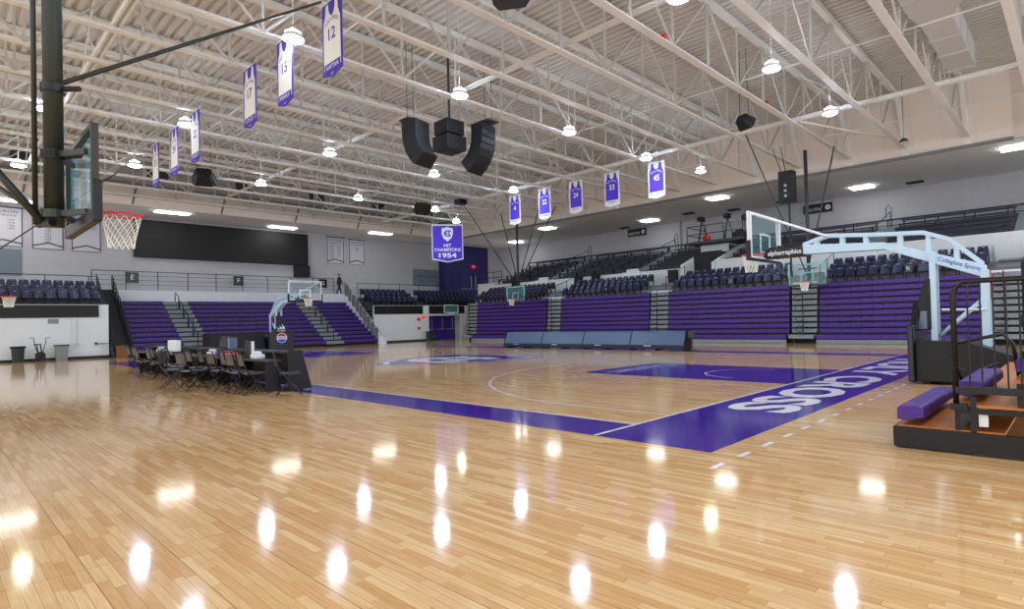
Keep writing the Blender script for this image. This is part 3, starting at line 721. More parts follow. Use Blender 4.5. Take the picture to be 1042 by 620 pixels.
# open bleachers at the far end
XB0 = -35.9; DXR = .485; NR = 11
SEC = [(1.5, 4.05, 'left'), (5.5, 12.85, 'centre'), (14.2, 17.0, 'right')]
for y0, y1, nm in SEC:
    t = thing('open_bleacher', (XB0-3, (y0+y1)/2, 0), 'open purple bleachers at the far end, %s section' % {'left': 'narrow one by the dark side stair', 'centre': 'wide middle', 'right': 'narrow one by the white side stair'}[nm], 'bleachers', 'open bleachers at the far end')
    for i in range(NR): bench_row('y', y0, y1, XB0-DXR*i, -1, .42+.3*i, .3, .19).build('bench_row', 'bench', t)
    b = MB()
    for i in range(NR):
        x = XB0-DXR*i
        b.box(x-DXR-.05, x-.06, y0, y1, .42+.3*i-.32, .42+.3*i-.24); b.box(x-.12, x-.08, y0, y1, max(.01, .42+.3*i-.56), .42+.3*i-.12)
    b.build('riser', 'black', t)
for k, (y0, y1) in enumerate(((4.07, 5.48), (12.87, 14.18))):
    t = thing('aisle_steps', (XB0-3, (y0+y1)/2, 0), 'grey aisle steps climbing the open end bleachers, aisle towards the %s side stair' % ('dark', 'white')[k], 'steps', 'aisle steps of the end bleachers')
    b = MB(); c = MB()
    for i in range(NR):
        x = XB0+.1-DXR*i
        b.box(x-DXR-.1, x, y0, y1, .42+.3*i-.24, .42+.3*i-.03); c.box(x-DXR, x-.03, y0, y1, max(.005, .42+.3*i-.52), .42+.3*i-.24)
    b.build('step', 'grey_step', t); c.build('riser', 'black', t)
    for j in range(5):
        x = XB0-.2-DXR*2*j; z = .4+.6*j; yc = (y0+y1)/2
        b = MB().tube([(x, yc, z), (x, yc, z+.85), (x-.12, yc, z+.93), (x-.75, yc, z+1.2), (x-.82, yc, z+1.1), (x-.82, yc, z+.6)], .028, 6)
        tag(b.build('aisle_handrail', 'blackm'), 'black bent handrail, %s up, open-bleacher aisle towards the %s side stair' % (ORD[j], ('dark', 'white')[k]), 'handrail', 'handrails of the end bleachers')
o = MB().box(-41.6, -41.32, .55, 17.7, 0, 3.0).build('trim_14', 'wall_y', origin=(0, 0, 0)); struct(o)
# balcony rail over the walkway
t = thing('concourse_railing', (-41.25, 8, ZW), 'thin dark railing along the concourse above the open bleachers', 'railing')
b = MB().tube([(-41.22, .4, 5.38), (-41.22, 16.2, 5.38)], .025, 6); b.build('top_rail', 'blackm', t)
b = MB()
for z in (4.5, 4.8, 5.1): b.tube([(-41.22, .4, z), (-41.22, 16.2, z)], .012, 5)
b.build('mid_rail', 'blackm', t)
for i in range(10): MB().tube([(-41.22, .4+1.755*i, ZW), (-41.22, .4+1.755*i, 5.38)], .025, 6).build('post', 'blackm', t)
for nm, y0, y1, z0 in (('left', -12, .4, 3.8), ('middle', 17.6, 27.4, 3.9)):
    b = MB().tube([(-40.15, y0, z0+1.1), (-40.15, y1, z0+1.1)], .025, 6).tube([(-40.15, y0, z0+.6), (-40.15, y1, z0+.6)], .012, 5)
    for i in range(int((y1-y0)/2)+1): b.tube([(-40.15, y0+2*i+.1, z0-.05), (-40.15, y0+2*i+.1, z0+1.1)], .022, 6)
    tag(b.build('walkway_railing', 'blackm'), 'thin dark railing behind the balcony seats %s' % {'left': 'above the exercise bike', 'middle': 'by the walking person'}[nm], 'railing', 'rails behind balcony seats')
# side stairs: a dark one left of the open bleachers, a white one right of them
t = thing('side_stair', (-38.5, 17.35, 0), 'white side stair with black framed rails below the walking person', 'stairs')
b = MB()
for i in range(14): b.box(-35.9-.38*(i+1), -35.9-.38*i, 17.08, 17.68, 0, .296*(i+1))
b.build('steps', 'white', t)
MB().prism([(-35.9, 0), (-35.9, .3), (-41.2, 4.45), (-41.2, 0)], 'y', 17.68, 17.74).build('stair_wall', 'white', t)
for i in range(9):
    x = -36.0-.58*i; z = .3+.455*i
    MB().tube([(x, 17.05, z-.1), (x, 17.05, z+.95), (x-.42, 17.05, z+1.2), (x-.42, 17.05, z+.15)], .025, 6).box(x-.4, x-.02, 17.045, 17.055, z, z+.95).build('rail_panel', ['blackm', 'grey'], t)
t.children[-1]
for ch in t.children:
    if ch.name.startswith('rail_panel'):
        n = len(ch.data.polygons)
        for p in ch.data.polygons: p.material_index = 1 if p.index >= n-6 else 0
t = thing('side_stair', (-38.5, 1, 0), 'dark side stair with black rails between white wall and open bleachers', 'stairs')
b = MB()
for i in range(14): b.box(-35.9-.38*(i+1), -35.9-.38*i, .55, 1.42, 0, .296*(i+1))
b.build('steps', 'black', t)
for s, y in ((0, .62), (1, 1.4)):
    for i in range(9):
        x = -35.95-.58*i; z = .3+.455*i
        MB().tube([(x, y, z-.2), (x, y, z+.9), (x-.42, y, z+1.15), (x-.42, y, z+.1)], .03, 6).build('rail_panel', 'blackm', t)
MB().prism([(-35.9, 0), (-35.9, .5), (-41.2, 4.4), (-41.2, 0)], 'y', 1.43, 1.48).build('stair_wall', 'black', t)

# purple doors in the recess
o = MB().box(-38.55, -38.5, 22.98, 26.42, 0, 2.14).build('door_frame', 'darkgrey', origin=(0, 0, 0)); 
o.name = 'door_1'; struct(o, 'bank of three purple doors under the end balcony')
ORG['door_1'] = Vector((0, 0, 0))
for i in range(3):
    y = 23.03+1.13*i
    MB().box(-38.5, -38.45, y, y+1.09, .02, 2.1).build('door_leaf', 'door', o, bevel=.01)
    MB().box(-38.45, -38.40, y+.75, y+.83, .95, 1.95).box(-38.45, -38.41, y+.05, y+1.0, .92, .98).build('door_handle', 'alum', o)
o = MB().box(-41.5, -41.44, 28.6, 33.0, 4.15, 6.55).build('door_2', 'navy_wall', origin=(0, 0, 0)); struct(o, 'navy double doors high in the corner'); ORG['door_2'] = Vector((0, 0, 0))
for i, y in enumerate((29.3, 31.1)):
    MB().box(-41.44, -41.38, y, y+1.75, 4.2, 6.45).build('door_leaf', 'navy_wall', o, bevel=.02)
    MB().box(-41.38, -41.33, y+(1.45 if i == 0 else .2), y+(1.55 if i == 0 else .3), 4.9, 6.2).box(-41.38, -41.34, y+.1, y+1.6, 4.85, 4.9).build('door_handle', 'alum', o)
tag(MB().box(-41.5, -41.4, 31.0, 31.4, 7.05, 7.3).build('exit_sign', 'exit'), 'small glowing red exit sign over the navy doors', 'sign')
# small things at the doors
tag(MB().box(-36.9, -36.4, 22.1, 22.7, .01, .75).box(-36.95, -36.35, 22.05, 22.75, .75, .82).build('waste_bin', 'bin_green', bevel=.03), 'dark green bin beside the purple doors', 'bin')
tag(MB().box(-37.6, -37.52, 21.75, 22.0, 1.75, 2.0).build('alarm_box', 'red'), 'small red alarm box high beside the purple doors', 'alarm', 'red alarm boxes')
tag(MB().box(-37.6, -37.52, 21.75, 22.0, 1.0, 1.2).build('alarm_box', 'red'), 'small red call point low beside the purple doors', 'alarm', 'red alarm boxes')
tag(MB().box(-37.6, -37.55, 22.2, 22.5, 1.9, 2.15).build('exit_sign', 'exit'), 'small lit red sign at the corner of the purple door recess', 'sign')
tag(MB().box(-37.6, -37.57, 22.15, 22.5, 1.15, 1.6).build('notice', 'paper'), 'pale paper notice beside the purple doors', 'notice')
tag(MB().lathe([(.08, 0), (.1, .05), (.1, .42), (.03, .5), (.03, .58)], (-37.5, 27.65, .7), 12).build('fire_extinguisher', 'red', smooth=True), 'red fire extinguisher on the white pier right of the doors', 'extinguisher')
b = MB().tube([(-37.56, 27.0+.25*math.cos(2*PI*i/16), 1.0+.25*math.sin(2*PI*i/16)) for i in range(16)], .015, 5, True)
tag(b.build('cable_coil', 'black'), 'dark coiled cable hanging on the white pier', 'cable')
# small folded goal over the doors
t = thing('folded_backboard', (-37.2, 25.2, 2.5), 'small white framed backboard against the balcony over the purple doors', 'backboard')
b = MB()
for z in (2.42, 3.08): b.box(-37.5, -37.45, 24.5, 26.0, z-.04, z+.04)
for y in (24.5, 26.0): b.box(-37.5, -37.45, y-.04, y+.04, 2.42, 3.08)
b.box(-37.5, -37.4, 24.9, 25.6, 2.25, 2.42); b.build('board_frame', 'white', t)
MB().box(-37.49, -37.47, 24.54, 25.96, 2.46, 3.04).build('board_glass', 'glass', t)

# video board and wall banners at the far end
t = thing('video_board', (-42.3, 8.7, 6.4), 'huge switched-off black video board on the end wall', 'screen')
MB().box(-42.38, -42.1, 2.8, 14.5, 6.45, 9.0).build('screen_panel', 'jumbo', t, bevel=.03)
tag(MB().box(-42.3, -41.9, 13.35, 14.55, 5.52, 6.42).build('loudspeaker', 'black', bevel=.02), 'black box speaker under the corner of the video board above the far basket', 'speaker')
def wall_banner(y, z0, z1, w_, label, title, rows, cols, seed):
    t = thing('wall_banner', (-42.35, y, z0), label, 'banner', 'pale championship wall banners')
    h = z1-z0
    q = MB().box(-42.38, -42.36, y-w_/2, y+w_/2, z0, z1).build('banner_cloth', 'pink', t)
    b = MB(); X_ = -42.352
    for a, c, d, e in ((y-w_/2, y-w_/2+.05, z0, z1), (y+w_/2-.05, y+w_/2, z0, z1), (y-w_/2, y+w_/2, z0, z0+.03), (y-w_/2, y+w_/2, z1-.03, z1)): b.poly([(X_, a, d), (X_, c, d), (X_, c, e), (X_, a, e)])
    zc = z0+.34; b.poly([(X_, y-w_/2, zc-.22), (X_, y, zc+.0), (X_, y, zc+.09), (X_, y-w_/2, zc-.12)]); b.poly([(X_, y, zc), (X_, y+w_/2, zc-.22), (X_, y+w_/2, zc-.12), (X_, y, zc+.09)])
    b.build('banner_border', 'text_grey', q)
    b = MB(); put_text(b, title, (X_, y, z1-.22), (0, 1, 0), (0, 0, 1), .16, w_*.8, .01)
    put_text(b, 'CHAMPIONS', (X_, y, z1-.46), (0, 1, 0), (0, 0, 1), .12, w_*.7)
    rnd = random.Random(seed); yr = 1950
    for c in range(cols):
        for r in range(rows-(c*2 if cols > 1 else 0)):
            put_text(b, str(yr+r*3+c*25), (X_, y+(c-(cols-1)/2)*w_*.42, z1-.72-.17*r), (0, 1, 0), (0, 0, 1), .11, .3)
    b.build('lettering', 'text_grey', q)
    MB().tube([(-42.3, y-w_/2-.15, z1+.02), (-42.3, y+w_/2+.15, z1+.02)], .03, 6).build('banner_rod', 'darkgrey', t)
wall_banner(-3.5, 6.7, 9.0, 1.7, 'pale wall banner with two columns of years, hung nearest the exercise bike side', "M'S CROSS", 6, 2, 1)
wall_banner(-1.5, 6.65, 9.0, 1.45, 'pale wall banner with one column of years, behind the near hanging goal', "W'S CROSS", 8, 1, 2)
wall_banner(.35, 6.62, 9.0, 1.45, 'pale wall banner partly behind the near backboard, next to the video board', "M'S CROSS", 4, 2, 3)
wall_banner(16.95, 6.78, 9.0, 1.45, 'pale wall banner with two columns of dark years above the walking person', "HOLY CROSS", 8, 2, 4)
wall_banner(18.9, 6.78, 8.95, 1.4, 'pale wall banner nearly empty below its heading, beyond the video board', "HOLY CROSS", 2, 1, 5)
t = thing('wall_sign', (-42.3, 26.35, 5.1), 'blue grey framed sign with dark lettering on the end wall', 'sign')
MB().box(-42.39, -42.33, 24.6, 27.55, 5.1, 6.7).build('sign_board', 'bluesign', t)
b = put_text(MB(), 'HOME OF THE', (-42.32, 26.05, 6.35), (0, 1, 0), (0, 0, 1), .16, 1.6)
put_text(b, 'CRUSADERS', (-42.32, 26.05, 6.03), (0, 1, 0), (0, 0, 1), .26, 2.4, .02); put_text(b, 'HOLY CROSS', (-42.32, 26.05, 5.6), (0, 1, 0), (0, 0, 1), .16, 1.6)
b.build('lettering', 'text_grey', t)
tag(MB().box(-42.39, -42.34, -4.6, -2.7, 4.95, 6.55).build('wall_sign', 'bluesign'), 'blue grey sign under the pale banners, above the exercise bike side seats', 'sign')

# ------------------------------------------------------------------ baskets
def net_mesh(c, r=.22, h=.42, n=12, th=.006, sides=4):
    b = MB(); L = 5
    def pt(l, k):
        t = l/L; rr = r*(1-.42*t+.06*max(0, t-.7)/.3); a = 2*PI*(k+(l % 2)*.5)/n
        return (c[0]+rr*math.cos(a), c[1]+rr*math.sin(a), c[2]-.02-h*t)
    for l in range(L):
        for k in range(n):
            b.tube([pt(l, k), pt(l+1, k)], th, sides); b.tube([pt(l, k), pt(l+1, k-1 if l % 2 == 0 else k+1)], th, sides)
    return b
def ring_pts(c, r, n=28): return [(c[0]+r*math.cos(2*PI*i/n), c[1]+r*math.sin(2*PI*i/n), c[2]) for i in range(n)]
def backboard(t, face, axis, d, cc, frame='teal_frame', th=.006, zb=2.9, white=False, w_=1.83, h_=1.07, fw=.045, fb=.05):
    """glass board; axis = normal axis, d = side the rim is on, cc = centre along the board, face = plane"""
    z0, z1 = zb, zb+h_
    def bx(b, a0, a1, n0, n1, c0, c1):
        n0, n1 = min(n0, n1), max(n0, n1)
        return b.box(n0, n1, a0, a1, c0, c1) if axis == 'x' else b.box(a0, a1, n0, n1, c0, c1)
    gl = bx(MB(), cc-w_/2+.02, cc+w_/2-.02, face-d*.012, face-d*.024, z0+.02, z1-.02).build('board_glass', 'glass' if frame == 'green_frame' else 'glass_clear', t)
    b = MB(); k = face-d*fb
    bx(b, cc-w_/2, cc+w_/2, face, k, z0, z0+fw); bx(b, cc-w_/2, cc+w_/2, face, k, z1-fw, z1); bx(b, cc-w_/2, cc-w_/2+fw, face, k, z0+fw, z1-fw); bx(b, cc+w_/2-fw, cc+w_/2, face, k, z0+fw, z1-fw)
    b.build('board_frame', frame, t)
    b = MB(); f0, f1 = face+d*.001, face-d*.012; q = .05; a = .305
    bx(b, cc-a, cc+a, f0, f1, z0+.60, z0+.60+q-.0); bx(b, cc-a, cc-a+q, f0, f1, z0+.15, z0+.60); bx(b, cc+a-q, cc+a, f0, f1, z0+.15, z0+.60); bx(b, cc-a, cc+a, f0, f1, z0+.15, z0+.15+q)
    b.build('shooter_square', 'glass_w' if white or frame != 'teal_frame' else 'teal_frame', gl)
def rim_and_net(t, face, axis, d, cc, z=3.05, th=.006):
    off = face+d*.38; c = (off, cc, z) if axis == 'x' else (cc, off, z)
    b = MB().tube(ring_pts(c, .235), .012 if th < .0055 else .018, 8, True)
    rm = b.build('rim', 'orange', t, True)
    b = MB(); f0, f1 = sorted((face, face+d*.16))
    if axis == 'x': b.box(f0, f1, cc-.08, cc+.08, z-.03, z+.005).box(min(face, face+d*.015), max(face, face+d*.015), cc-.11, cc+.11, z-.16, z+.02)
    else: b.box(cc-.08, cc+.08, f0, f1, z-.03, z+.005).box(cc-.11, cc+.11, min(face, face+d*.015), max(face, face+d*.015), z-.16, z+.02)
    for k in range(12):
        a = 2*PI*k/12; b.box(c[0]+.225*math.cos(a)-.008, c[0]+.225*math.cos(a)+.008, c[1]+.225*math.sin(a)-.008, c[1]+.225*math.sin(a)+.008, z-.035, z)
    b.build('rim_bracket', 'orange', rm)
    net_mesh(c, th=th).build('net', 'net', rm)

# ceiling-hung practice baskets ------------------------------------
def hung_goal(cx, face, d, label, frame, near=False, px_=None, rp=.075, ztop=9.6, braces=()):
    t = thing('hanging_backboard', (cx, face-d*.3, 2.8), label, 'basketball hoop', None)
    backboard(t, face, 'y', d, cc=cx, frame=frame, fw=.06 if near else .075, fb=.07 if near else .05)
    rim_and_net(t, face, 'y', d, cx, th=.005 if near else .011)
    px_ = cx if px_ is None else px_; py = face-d*.30
    MB().tube([(px_, py, 2.82), (px_, py, ztop)], rp, 16).build('mast', 'green_frame' if near else 'darkgrey', t, True)
    for z in (2.98, 3.72): MB().bar((px_, py, z), (px_-.45, face-d*.05, z), .05, .07).bar((px_, py, z), (px_+.45, face-d*.05, z), .05, .07).tube([(px_, py, z-.05), (px_, py, z+.05)], rp+.025, 16).build('board_arm', 'green_frame' if near else 'darkgrey', t)
    # corner pads along the lower edge
    b = MB(); k0, k1 = face+d*.025, face-d*.075; y0, y1 = min(k0, k1), max(k0, k1)
    b.box(cx-.95, cx+.95, y0, y1, 2.80 if near else 2.86, 2.95)
    for s in (-1, 1): b.box(min(cx+s*.97, cx+s*.88), max(cx+s*.97, cx+s*.88), y0, y1, 2.80 if near else 2.86, 3.3)
    b.build('edge_padding', 'black' if near else 'darkgrey', t, bevel=.02)
    for p, q, r in braces: MB().tube([p, q], r, 8).build('brace', 'green_frame' if near else 'darkgrey', t, True)
    return t
t = hung_goal(-4.75, -5.35, 1, 'large dark-framed basketball board hanging from a thick pole, red rim, close to the camera', 'green_frame', True, px_=-4.72, rp=.10,
          braces=[((-4.72, -5.6, 4.62), (-9.2, 0.0, 9.62), .03), ((-4.78, -5.82, 2.84), (-4.75, -5.83, 9.6), .028), ((-4.75, -5.75, 2.86), (-4.8, -6.35, 3.72), .045), ((-4.8, -6.35, 3.72), (-5.2, -9.9, 9.6), .045), ((-4.75, -5.8, 2.98), (-5.6, -6.35, 3.6), .03), ((-5.6, -6.35, 3.6), (-6.5, -10.2, 9.6), .03)])
for z0 in (4.5, 3.66): MB().tube([(-4.72, -5.65, z0), (-4.72, -5.65, z0+.1)], .125, 16).tube([(-4.66, -5.58, z0+.05), (-4.5, -5.42, z0+.05)], .035, 8).build('mast_clamp', 'blackm', t)
b = MB().tube([(-4.86, -5.78, 2.86), (-4.6, -5.68, 2.86)], .05, 8)
b.build('mast_clamp', 'blackm', t)
hung_goal(-28.35, -4.7, 1, 'ceiling-hung hoop before the balcony above the exercise bike', 'green_frame', False, braces=[((-28.35, -5.0, 4.6), (-31.8, 0, 9.6), .03)])
hung_goal(-5.3, 22.4, -1, 'pale green framed hanging board over the far sideline, under the big basket arm', 'teal_frame', rp=.09, braces=[((-5.3, 22.7, 3.9), (-4.6, 24.6, 9.5), .035), ((-5.3, 22.7, 3.9), (-3.9, 22.6, 9.5), .035), ((-5.3, 22.7, 3.2), (-6.4, 18.3, 9.7), .03)])
hung_goal(-25.2, 21.6, -1, 'small pale green framed hanging board far away, under the jersey banner numbered 4', 'teal_frame', rp=.09, braces=[((-25.2, 21.9, 4.2), (-27.2, 22.2, 9.5), .035), ((-25.2, 21.9, 4.2), (-23.6, 22.6, 9.5), .035), ((-25.2, 21.9, 4.0), (-26.0, 17.6, 9.6), .035), ((-25.2, 21.9, 4.0), (-22.6, 23.2, 9.5), .035)])
t = thing('hoist_bracket', (-26.1, 17.6, 9.5), 'black winch bracket on a truss above the small far hanging board', 'winch')
MB().box(-26.4, -25.8, 17.3, 17.9, 9.42, 9.75).lathe([(.12, -.3), (.12, .3)], (-26.1, 17.6, 9.6), 12, 'x').build('winch_drum', 'black', t)

# portable main-court goals ----------------------------------------
def portable_goal(label, flip):
    """built for the right-hand end: board at x = -1.22 facing -X; copied and turned for the other end"""
    o_ = (2.6, 7.62, 0); t = thing('portable_basket', o_, label, 'basketball hoop')
    yc = 7.62
    backboard(t, -1.22, 'x', -1, yc, frame='white', fw=.035, fb=.05)
    rim_and_net(t, -1.22, 'x', -1, yc, th=.008)
    b = MB().box(-1.3, -1.19, yc-.95, yc+.95, 2.84, 2.95)
    for s in (-1, 1): b.box(-1.3, -1.19, min(yc+s*.97, yc+s*.89), max(yc+s*.97, yc+s*.89), 2.84, 3.32)
    b.build('edge_padding', 'black', t, bevel=.015)
    # padded arm behind the board
    ap = MB().box(-1.15, -.24, yc-.16, yc+.16, 2.90, 3.12).build('arm_padding', 'black', t, bevel=.02)
    put_text(MB(), 'alphagraphics', (-.68, yc-.165, 3.01), (1, 0, 0), (0, 0, 1), .15, .82, .02).build('arm_lettering', 'white', ap)
    b = MB()
    for i in range(4): b.box(-1.1+.2*i, -.96+.2*i, yc-.08, yc+.05, 3.12, 3.18+.03*(i % 2))
    b.build('shot_clock_mount', 'black', t)
    P2 = [(-.25, 2.94), (-.25, 3.17), (1.5, 3.04), (3.3, 2.40), (3.3, 2.13), (1.5, 2.88)]
    b = MB().prism(P2, 'y', yc-.13, yc+.13); mbm = b.build('main_beam', 'light_blue', t, bevel=.01)
    top = [(-.25, 3.17), (.25, 3.36), (1.45, 3.18), (2.21, 3.2), (2.72, 3.0), (3.27, 2.42)]
    top = [(-.25, 3.17), (.28, 3.33), (1.5, 3.22), (2.24, 3.17), (2.70, 2.98), (3.25, 2.42)]
    b = MB()
    for p, q in zip(top, top[1:]): b.bar((p[0], yc, p[1]), (q[0], yc, q[1]), .2, .085)
    for (x, z1, z0) in ((.05, 3.28, 3.1), (.62, 3.30, 3.08), (1.12, 3.26, 3.05), (1.80, 3.2, 2.9), (2.33, 3.12, 2.7), (2.82, 2.88, 2.52)): b.bar((x, yc, z0), (x, yc, z1), .16, .09, (1, 0, 0))
    b.build('arm_truss', 'light_blue', t)
    b = MB()
    for s in (-1, 1): b.tube([(-1.2, yc+s*.8, 3.98), (.3, yc+s*.1, 3.32)], .028, 8)
    b.tube([(-1.26, yc-.9, 2.95), (-1.26, yc-.9, 4.02), (-1.26, yc+.9, 4.02), (-1.26, yc+.9, 2.95)], .03, 8)
    b.build('board_stay', 'white', t)
    MB().bar((2.40, yc-.15, .85), (2.40, yc-.15, 2.75), .07, .11).bar((2.40, yc+.15, .85), (2.40, yc+.15, 2.75), .07, .11).build('front_post', 'light_blue', t)
    MB().bar((3.28, yc-.15, .7), (3.28, yc-.15, 2.3), .07, .13).bar((3.28, yc+.15, .7), (3.28, yc+.15, 2.3), .07, .13).build('rear_post', 'light_blue', t)
    MB().tube([(2.45, yc, .95), (3.24, yc, 1.72)], .045, 8).build('gas_strut', 'light_blue', t, True)
    MB().tube([(2.55, yc-.2, 1.52), (3.3, yc-.2, 1.50)], .02, 8).build('height_rod', 'white', t)
    MB().box(3.355, 3.375, yc-.02, yc+.02, 1.7, 2.3).build('cable', 'red', t)
    # base with front pad
    MB().prism([(2.12, .06), (2.12, .88), (3.0, .88), (3.9, .55), (4.6, .45), (4.6, .06)], 'y', yc-.62, yc+.62).build('base', 'black', t, bevel=.02)
    fp = MB().box(2.0, 2.13, yc-.72, yc+.72, .04, 1.22).build('front_pad', 'black_gloss', t, bevel=.03)
    MB().prism([(yc-.46, 1.22), (yc+.46, 1.22), (yc+.1, 1.7), (yc-.1, 1.7)], 'x', 2.02, 2.13).build('pad_crown', 'black_gloss', t)
    MB().prism([(2.05, 1.1), (2.36, 1.1), (2.36, 2.18), (2.25, 2.18), (2.12, 1.7)], 'y', yc-.2, yc+.2).build('post_pad', 'black', t, bevel=.02)
    MB().prism([(2.10, 1.12), (2.28, 1.12), (2.28, 1.5), (2.17, 1.5)], 'y', yc-.205, yc+.205).build('pad_badge', 'screen', t)
    b = MB()
    for x in (2.3, 4.3):
        for s in (-1, 1): b.lathe([(.06, -.03), (.06, .03)], (x, yc+s*.5, .06), 12, 'y')
    b.build('caster', 'black', t)
    b = MB(); beamdir = Vector((1.8, 0, -.68)).normalized(); upd = Vector((.68, 0, 1.8)).normalized()
    put_text(b, 'Gared Sports' if False else 'Collegiate Sports', (2.86, yc-.134, 2.44), beamdir, upd, .11, .78, .01)
    b.build('beam_lettering', 'text_blue', mbm)
    # front emblems: round soft-drink disc and three-stripe mark
    X0 = 1.995; n = 28; R_ = .30; zc = .86; b = MB()
    b.add([(X0, yc-R_*math.cos(2*PI*i/n), zc+R_*math.sin(2*PI*i/n)) for i in range(n)], [tuple(range(n))]); b.build('emblem_disc', 'white', fp)
    def seg(z0, z1, s):
        pts = []
        for i in range(n+1):
            a = PI*i/n; y, z = .27*math.cos(a), .27*math.sin(a)*s
            if z*s > .075: pts.append((X0-.003, yc+y, zc+z))
        return pts
    MB().poly(seg(0, 0, 1)).build('emblem_red', 'red', fp); MB().poly(seg(0, 0, -1)).build('emblem_blue', 'pep_blue', fp)
    put_text(MB(), 'PEPSI', (X0-.004, yc, zc), (0, -1, 0), (0, 0, 1), .10, .44, .01).build('emblem_lettering', 'pep_blue', fp)
    b = MB()
    for i, (a, h) in enumerate(((.2, .1), (.06, .19), (-.08, .28))):
        z0 = 1.38; b.poly([(X0+.018, yc+a+.0, z0), (X0+.018, yc+a-.11, z0), (X0+.018, yc+a-.11-.0+.02, z0+h*.45), (X0+.018, yc+a+.06, z0+h)][::1])
    put_text(b, 'adidas', (X0+.018, yc, 1.30), (0, -1, 0), (0, 0, 1), .09, .5, .01)
    b.build('stripe_emblem', 'white', fp)
    return t
g = portable_goal('large portable basket with a long pale blue arm beside the purple tip-out bleacher', False)
for ch in g.children:
    if ch.name in ('emblem_disc', ): pass
g2 = copy_tree(g); g2.location = (CL-2.6, 7.62, 0); g2.rotation_euler = (0, 0, PI)
g2['label'] = 'far portable basket with a round emblem and three stripes on its black base'

# ------------------------------------------------------------------ jersey banners
def jersey_banner(x, y, num, name, white_jersey, label, ztop=9.5):
    t = thing('jersey_banner', (x, y, 7.6), label, 'banner', 'retired jersey banners')
    w_, h = 1.0, 1.78; z1 = ztop; z0 = z1-h
    out, jer, txt = ('ban_p', 'ban_w', 'nit') if white_jersey else ('ban_w', 'nit', 'ban_w')
    x0, x1 = x, x+w_; xc = x+w_/2
    MB().prism([(x0, z0), (xc, z0-.12), (x1, z0), (x1, z1), (x0, z1)], 'y', y-.008, y+.008).build('banner_cloth', out, t)
    e = .012
    def J(px, pz): return (xc+px, y-e, z1-pz)
    left = [(-.30, .07), (-.17, .05), (-.155, .22), (-.09, .34), (0, .38), (.09, .34), (.155, .22), (.17, .05), (.30, .07), (.33, .32), (.42, .5), (.43, 1.68), (-.43, 1.68), (-.42, .5), (-.33, .32)]
    L_ = [J(*p) for p in left]
    b = MB(); b.add(L_, [(0, 1, 2, 3, 13, 14), (3, 4, 5, 10, 11, 12, 13), (5, 6, 7, 8, 9, 10)])
    jr = b.build('jersey', jer, t)
    b = MB().poly([(xc-.4, y-e-.002, z0+.05), (xc+.4, y-e-.002, z0+.05), (xc+.4, y-e-.002, z0+.25), (xc-.4, y-e-.002, z0+.25)])
    npn = b.build('name_panel', 'ban_p' if white_jersey else 'ban_w', t)
    b = MB(); put_text(b, num, (xc, y-e-.004, z1-.82), (1, 0, 0), (0, 0, 1), .30, .36 if len(num) > 1 else .2, .015)
    put_text(b, 'HOLY CROSS', (xc, y-e-.004, z1-.56), (1, 0, 0), (0, 0, 1), .1, .66, .005, arc=.1)
    b.build('lettering', 'ban_p' if white_jersey else 'ban_w', jr)
    b = MB(); put_text(b, name, (xc, y-e-.005, z0+.15), (1, 0, 0), (0, 0, 1), .11, .6, .005)
    b.build('name_lettering', 'ban_w' if white_jersey else 'ban_p', npn)
    put_text(MB(), 'HC', (xc, y-e-.005, z0-.03), (1, 0, 0), (0, 0, 1), .06).build('tip_lettering', 'ban_w' if white_jersey else 'ban_p', t)
    MB().tube([(x0-.03, y, z1), (x1+.03, y, z1)], .014, 6).tube([(x0, y, z1), (x0-.05, y, z1+.15)], .006, 4).tube([(x1, y, z1), (x1+.05, y, z1+.15)], .006, 4).build('banner_rod', 'steel', t)
for x, num, nm in ((-9.25, '12', 'KAFTAN'), (-12.0, '15', 'PERRY'), (-14.55, '17', 'COUSY'), (-19.85, '22', 'PALAZZI'), (-22.45, '24', 'FOLEY'), (-25.2, '31', 'EARLS')):
    jersey_banner(x, .05, num, nm, True, 'white jersey banner numbered %s with a purple border, hanging over the near side' % num, 9.52)
for x, num, nm in ((-11.85, '45', 'MCCAFFREY'), (-14.7, '33', 'THOMPSON'), (-17.3, '24', 'PERRY'), (-19.8, '22', 'LEE'), (-22.4, '4', 'VICENS')):
    jersey_banner(x, 18.62, num, nm, False, 'purple jersey banner numbered %s with a white border, hanging over the far side' % num, 9.5)
# championship banner
t = thing('championship_banner', (-30.5, 19.8, 6.1), 'violet banner lettered NIT CHAMPIONS 1954 with a white crest, hanging at the far end', 'banner')
A = Vector((-31.2, 18.85, 0)); D = Vector((.62, .785, 0)).normalized(); NRM = Vector((D.y, -D.x, 0))
W_ = 2.3; zt, zb_ = 8.85, 6.25
def Q(a, z, e=0): p = A+D*a+NRM*e; return (p.x, p.y, z)
b = MB(); pts = [(0, zb_), (W_/2, zb_-.22), (W_, zb_), (W_, zt), (0, zt)]
b.add([Q(a, z) for a, z in pts]+[Q(a, z, -.02) for a, z in pts], [(0, 1, 2, 3, 4), (9, 8, 7, 6, 5)]+[(i, 5+i, 5+(i+1) % 5, (i+1) % 5) for i in range(5)])
b.build('banner_border', 'ban_w', t)
k = .07; pts = [(k, zb_+k), (W_/2, zb_-.22+k), (W_-k, zb_+k), (W_-k, zt-k), (k, zt-k)]
MB().poly([Q(a, z, .005) for a, z in pts]).build('banner_cloth', 'nit', t)
b = MB(); c = W_/2
put_text(b, 'NIT', Q(c, 7.3, .012), D, (0, 0, 1), .24, .55, .02); put_text(b, 'CHAMPIONS', Q(c, 6.98, .012), D, (0, 0, 1), .24, 1.95, .02); put_text(b, '1954', Q(c, 6.55, .012), D, (0, 0, 1), .36, 1.3, .03)
b.build('lettering', 'ban_w', t)
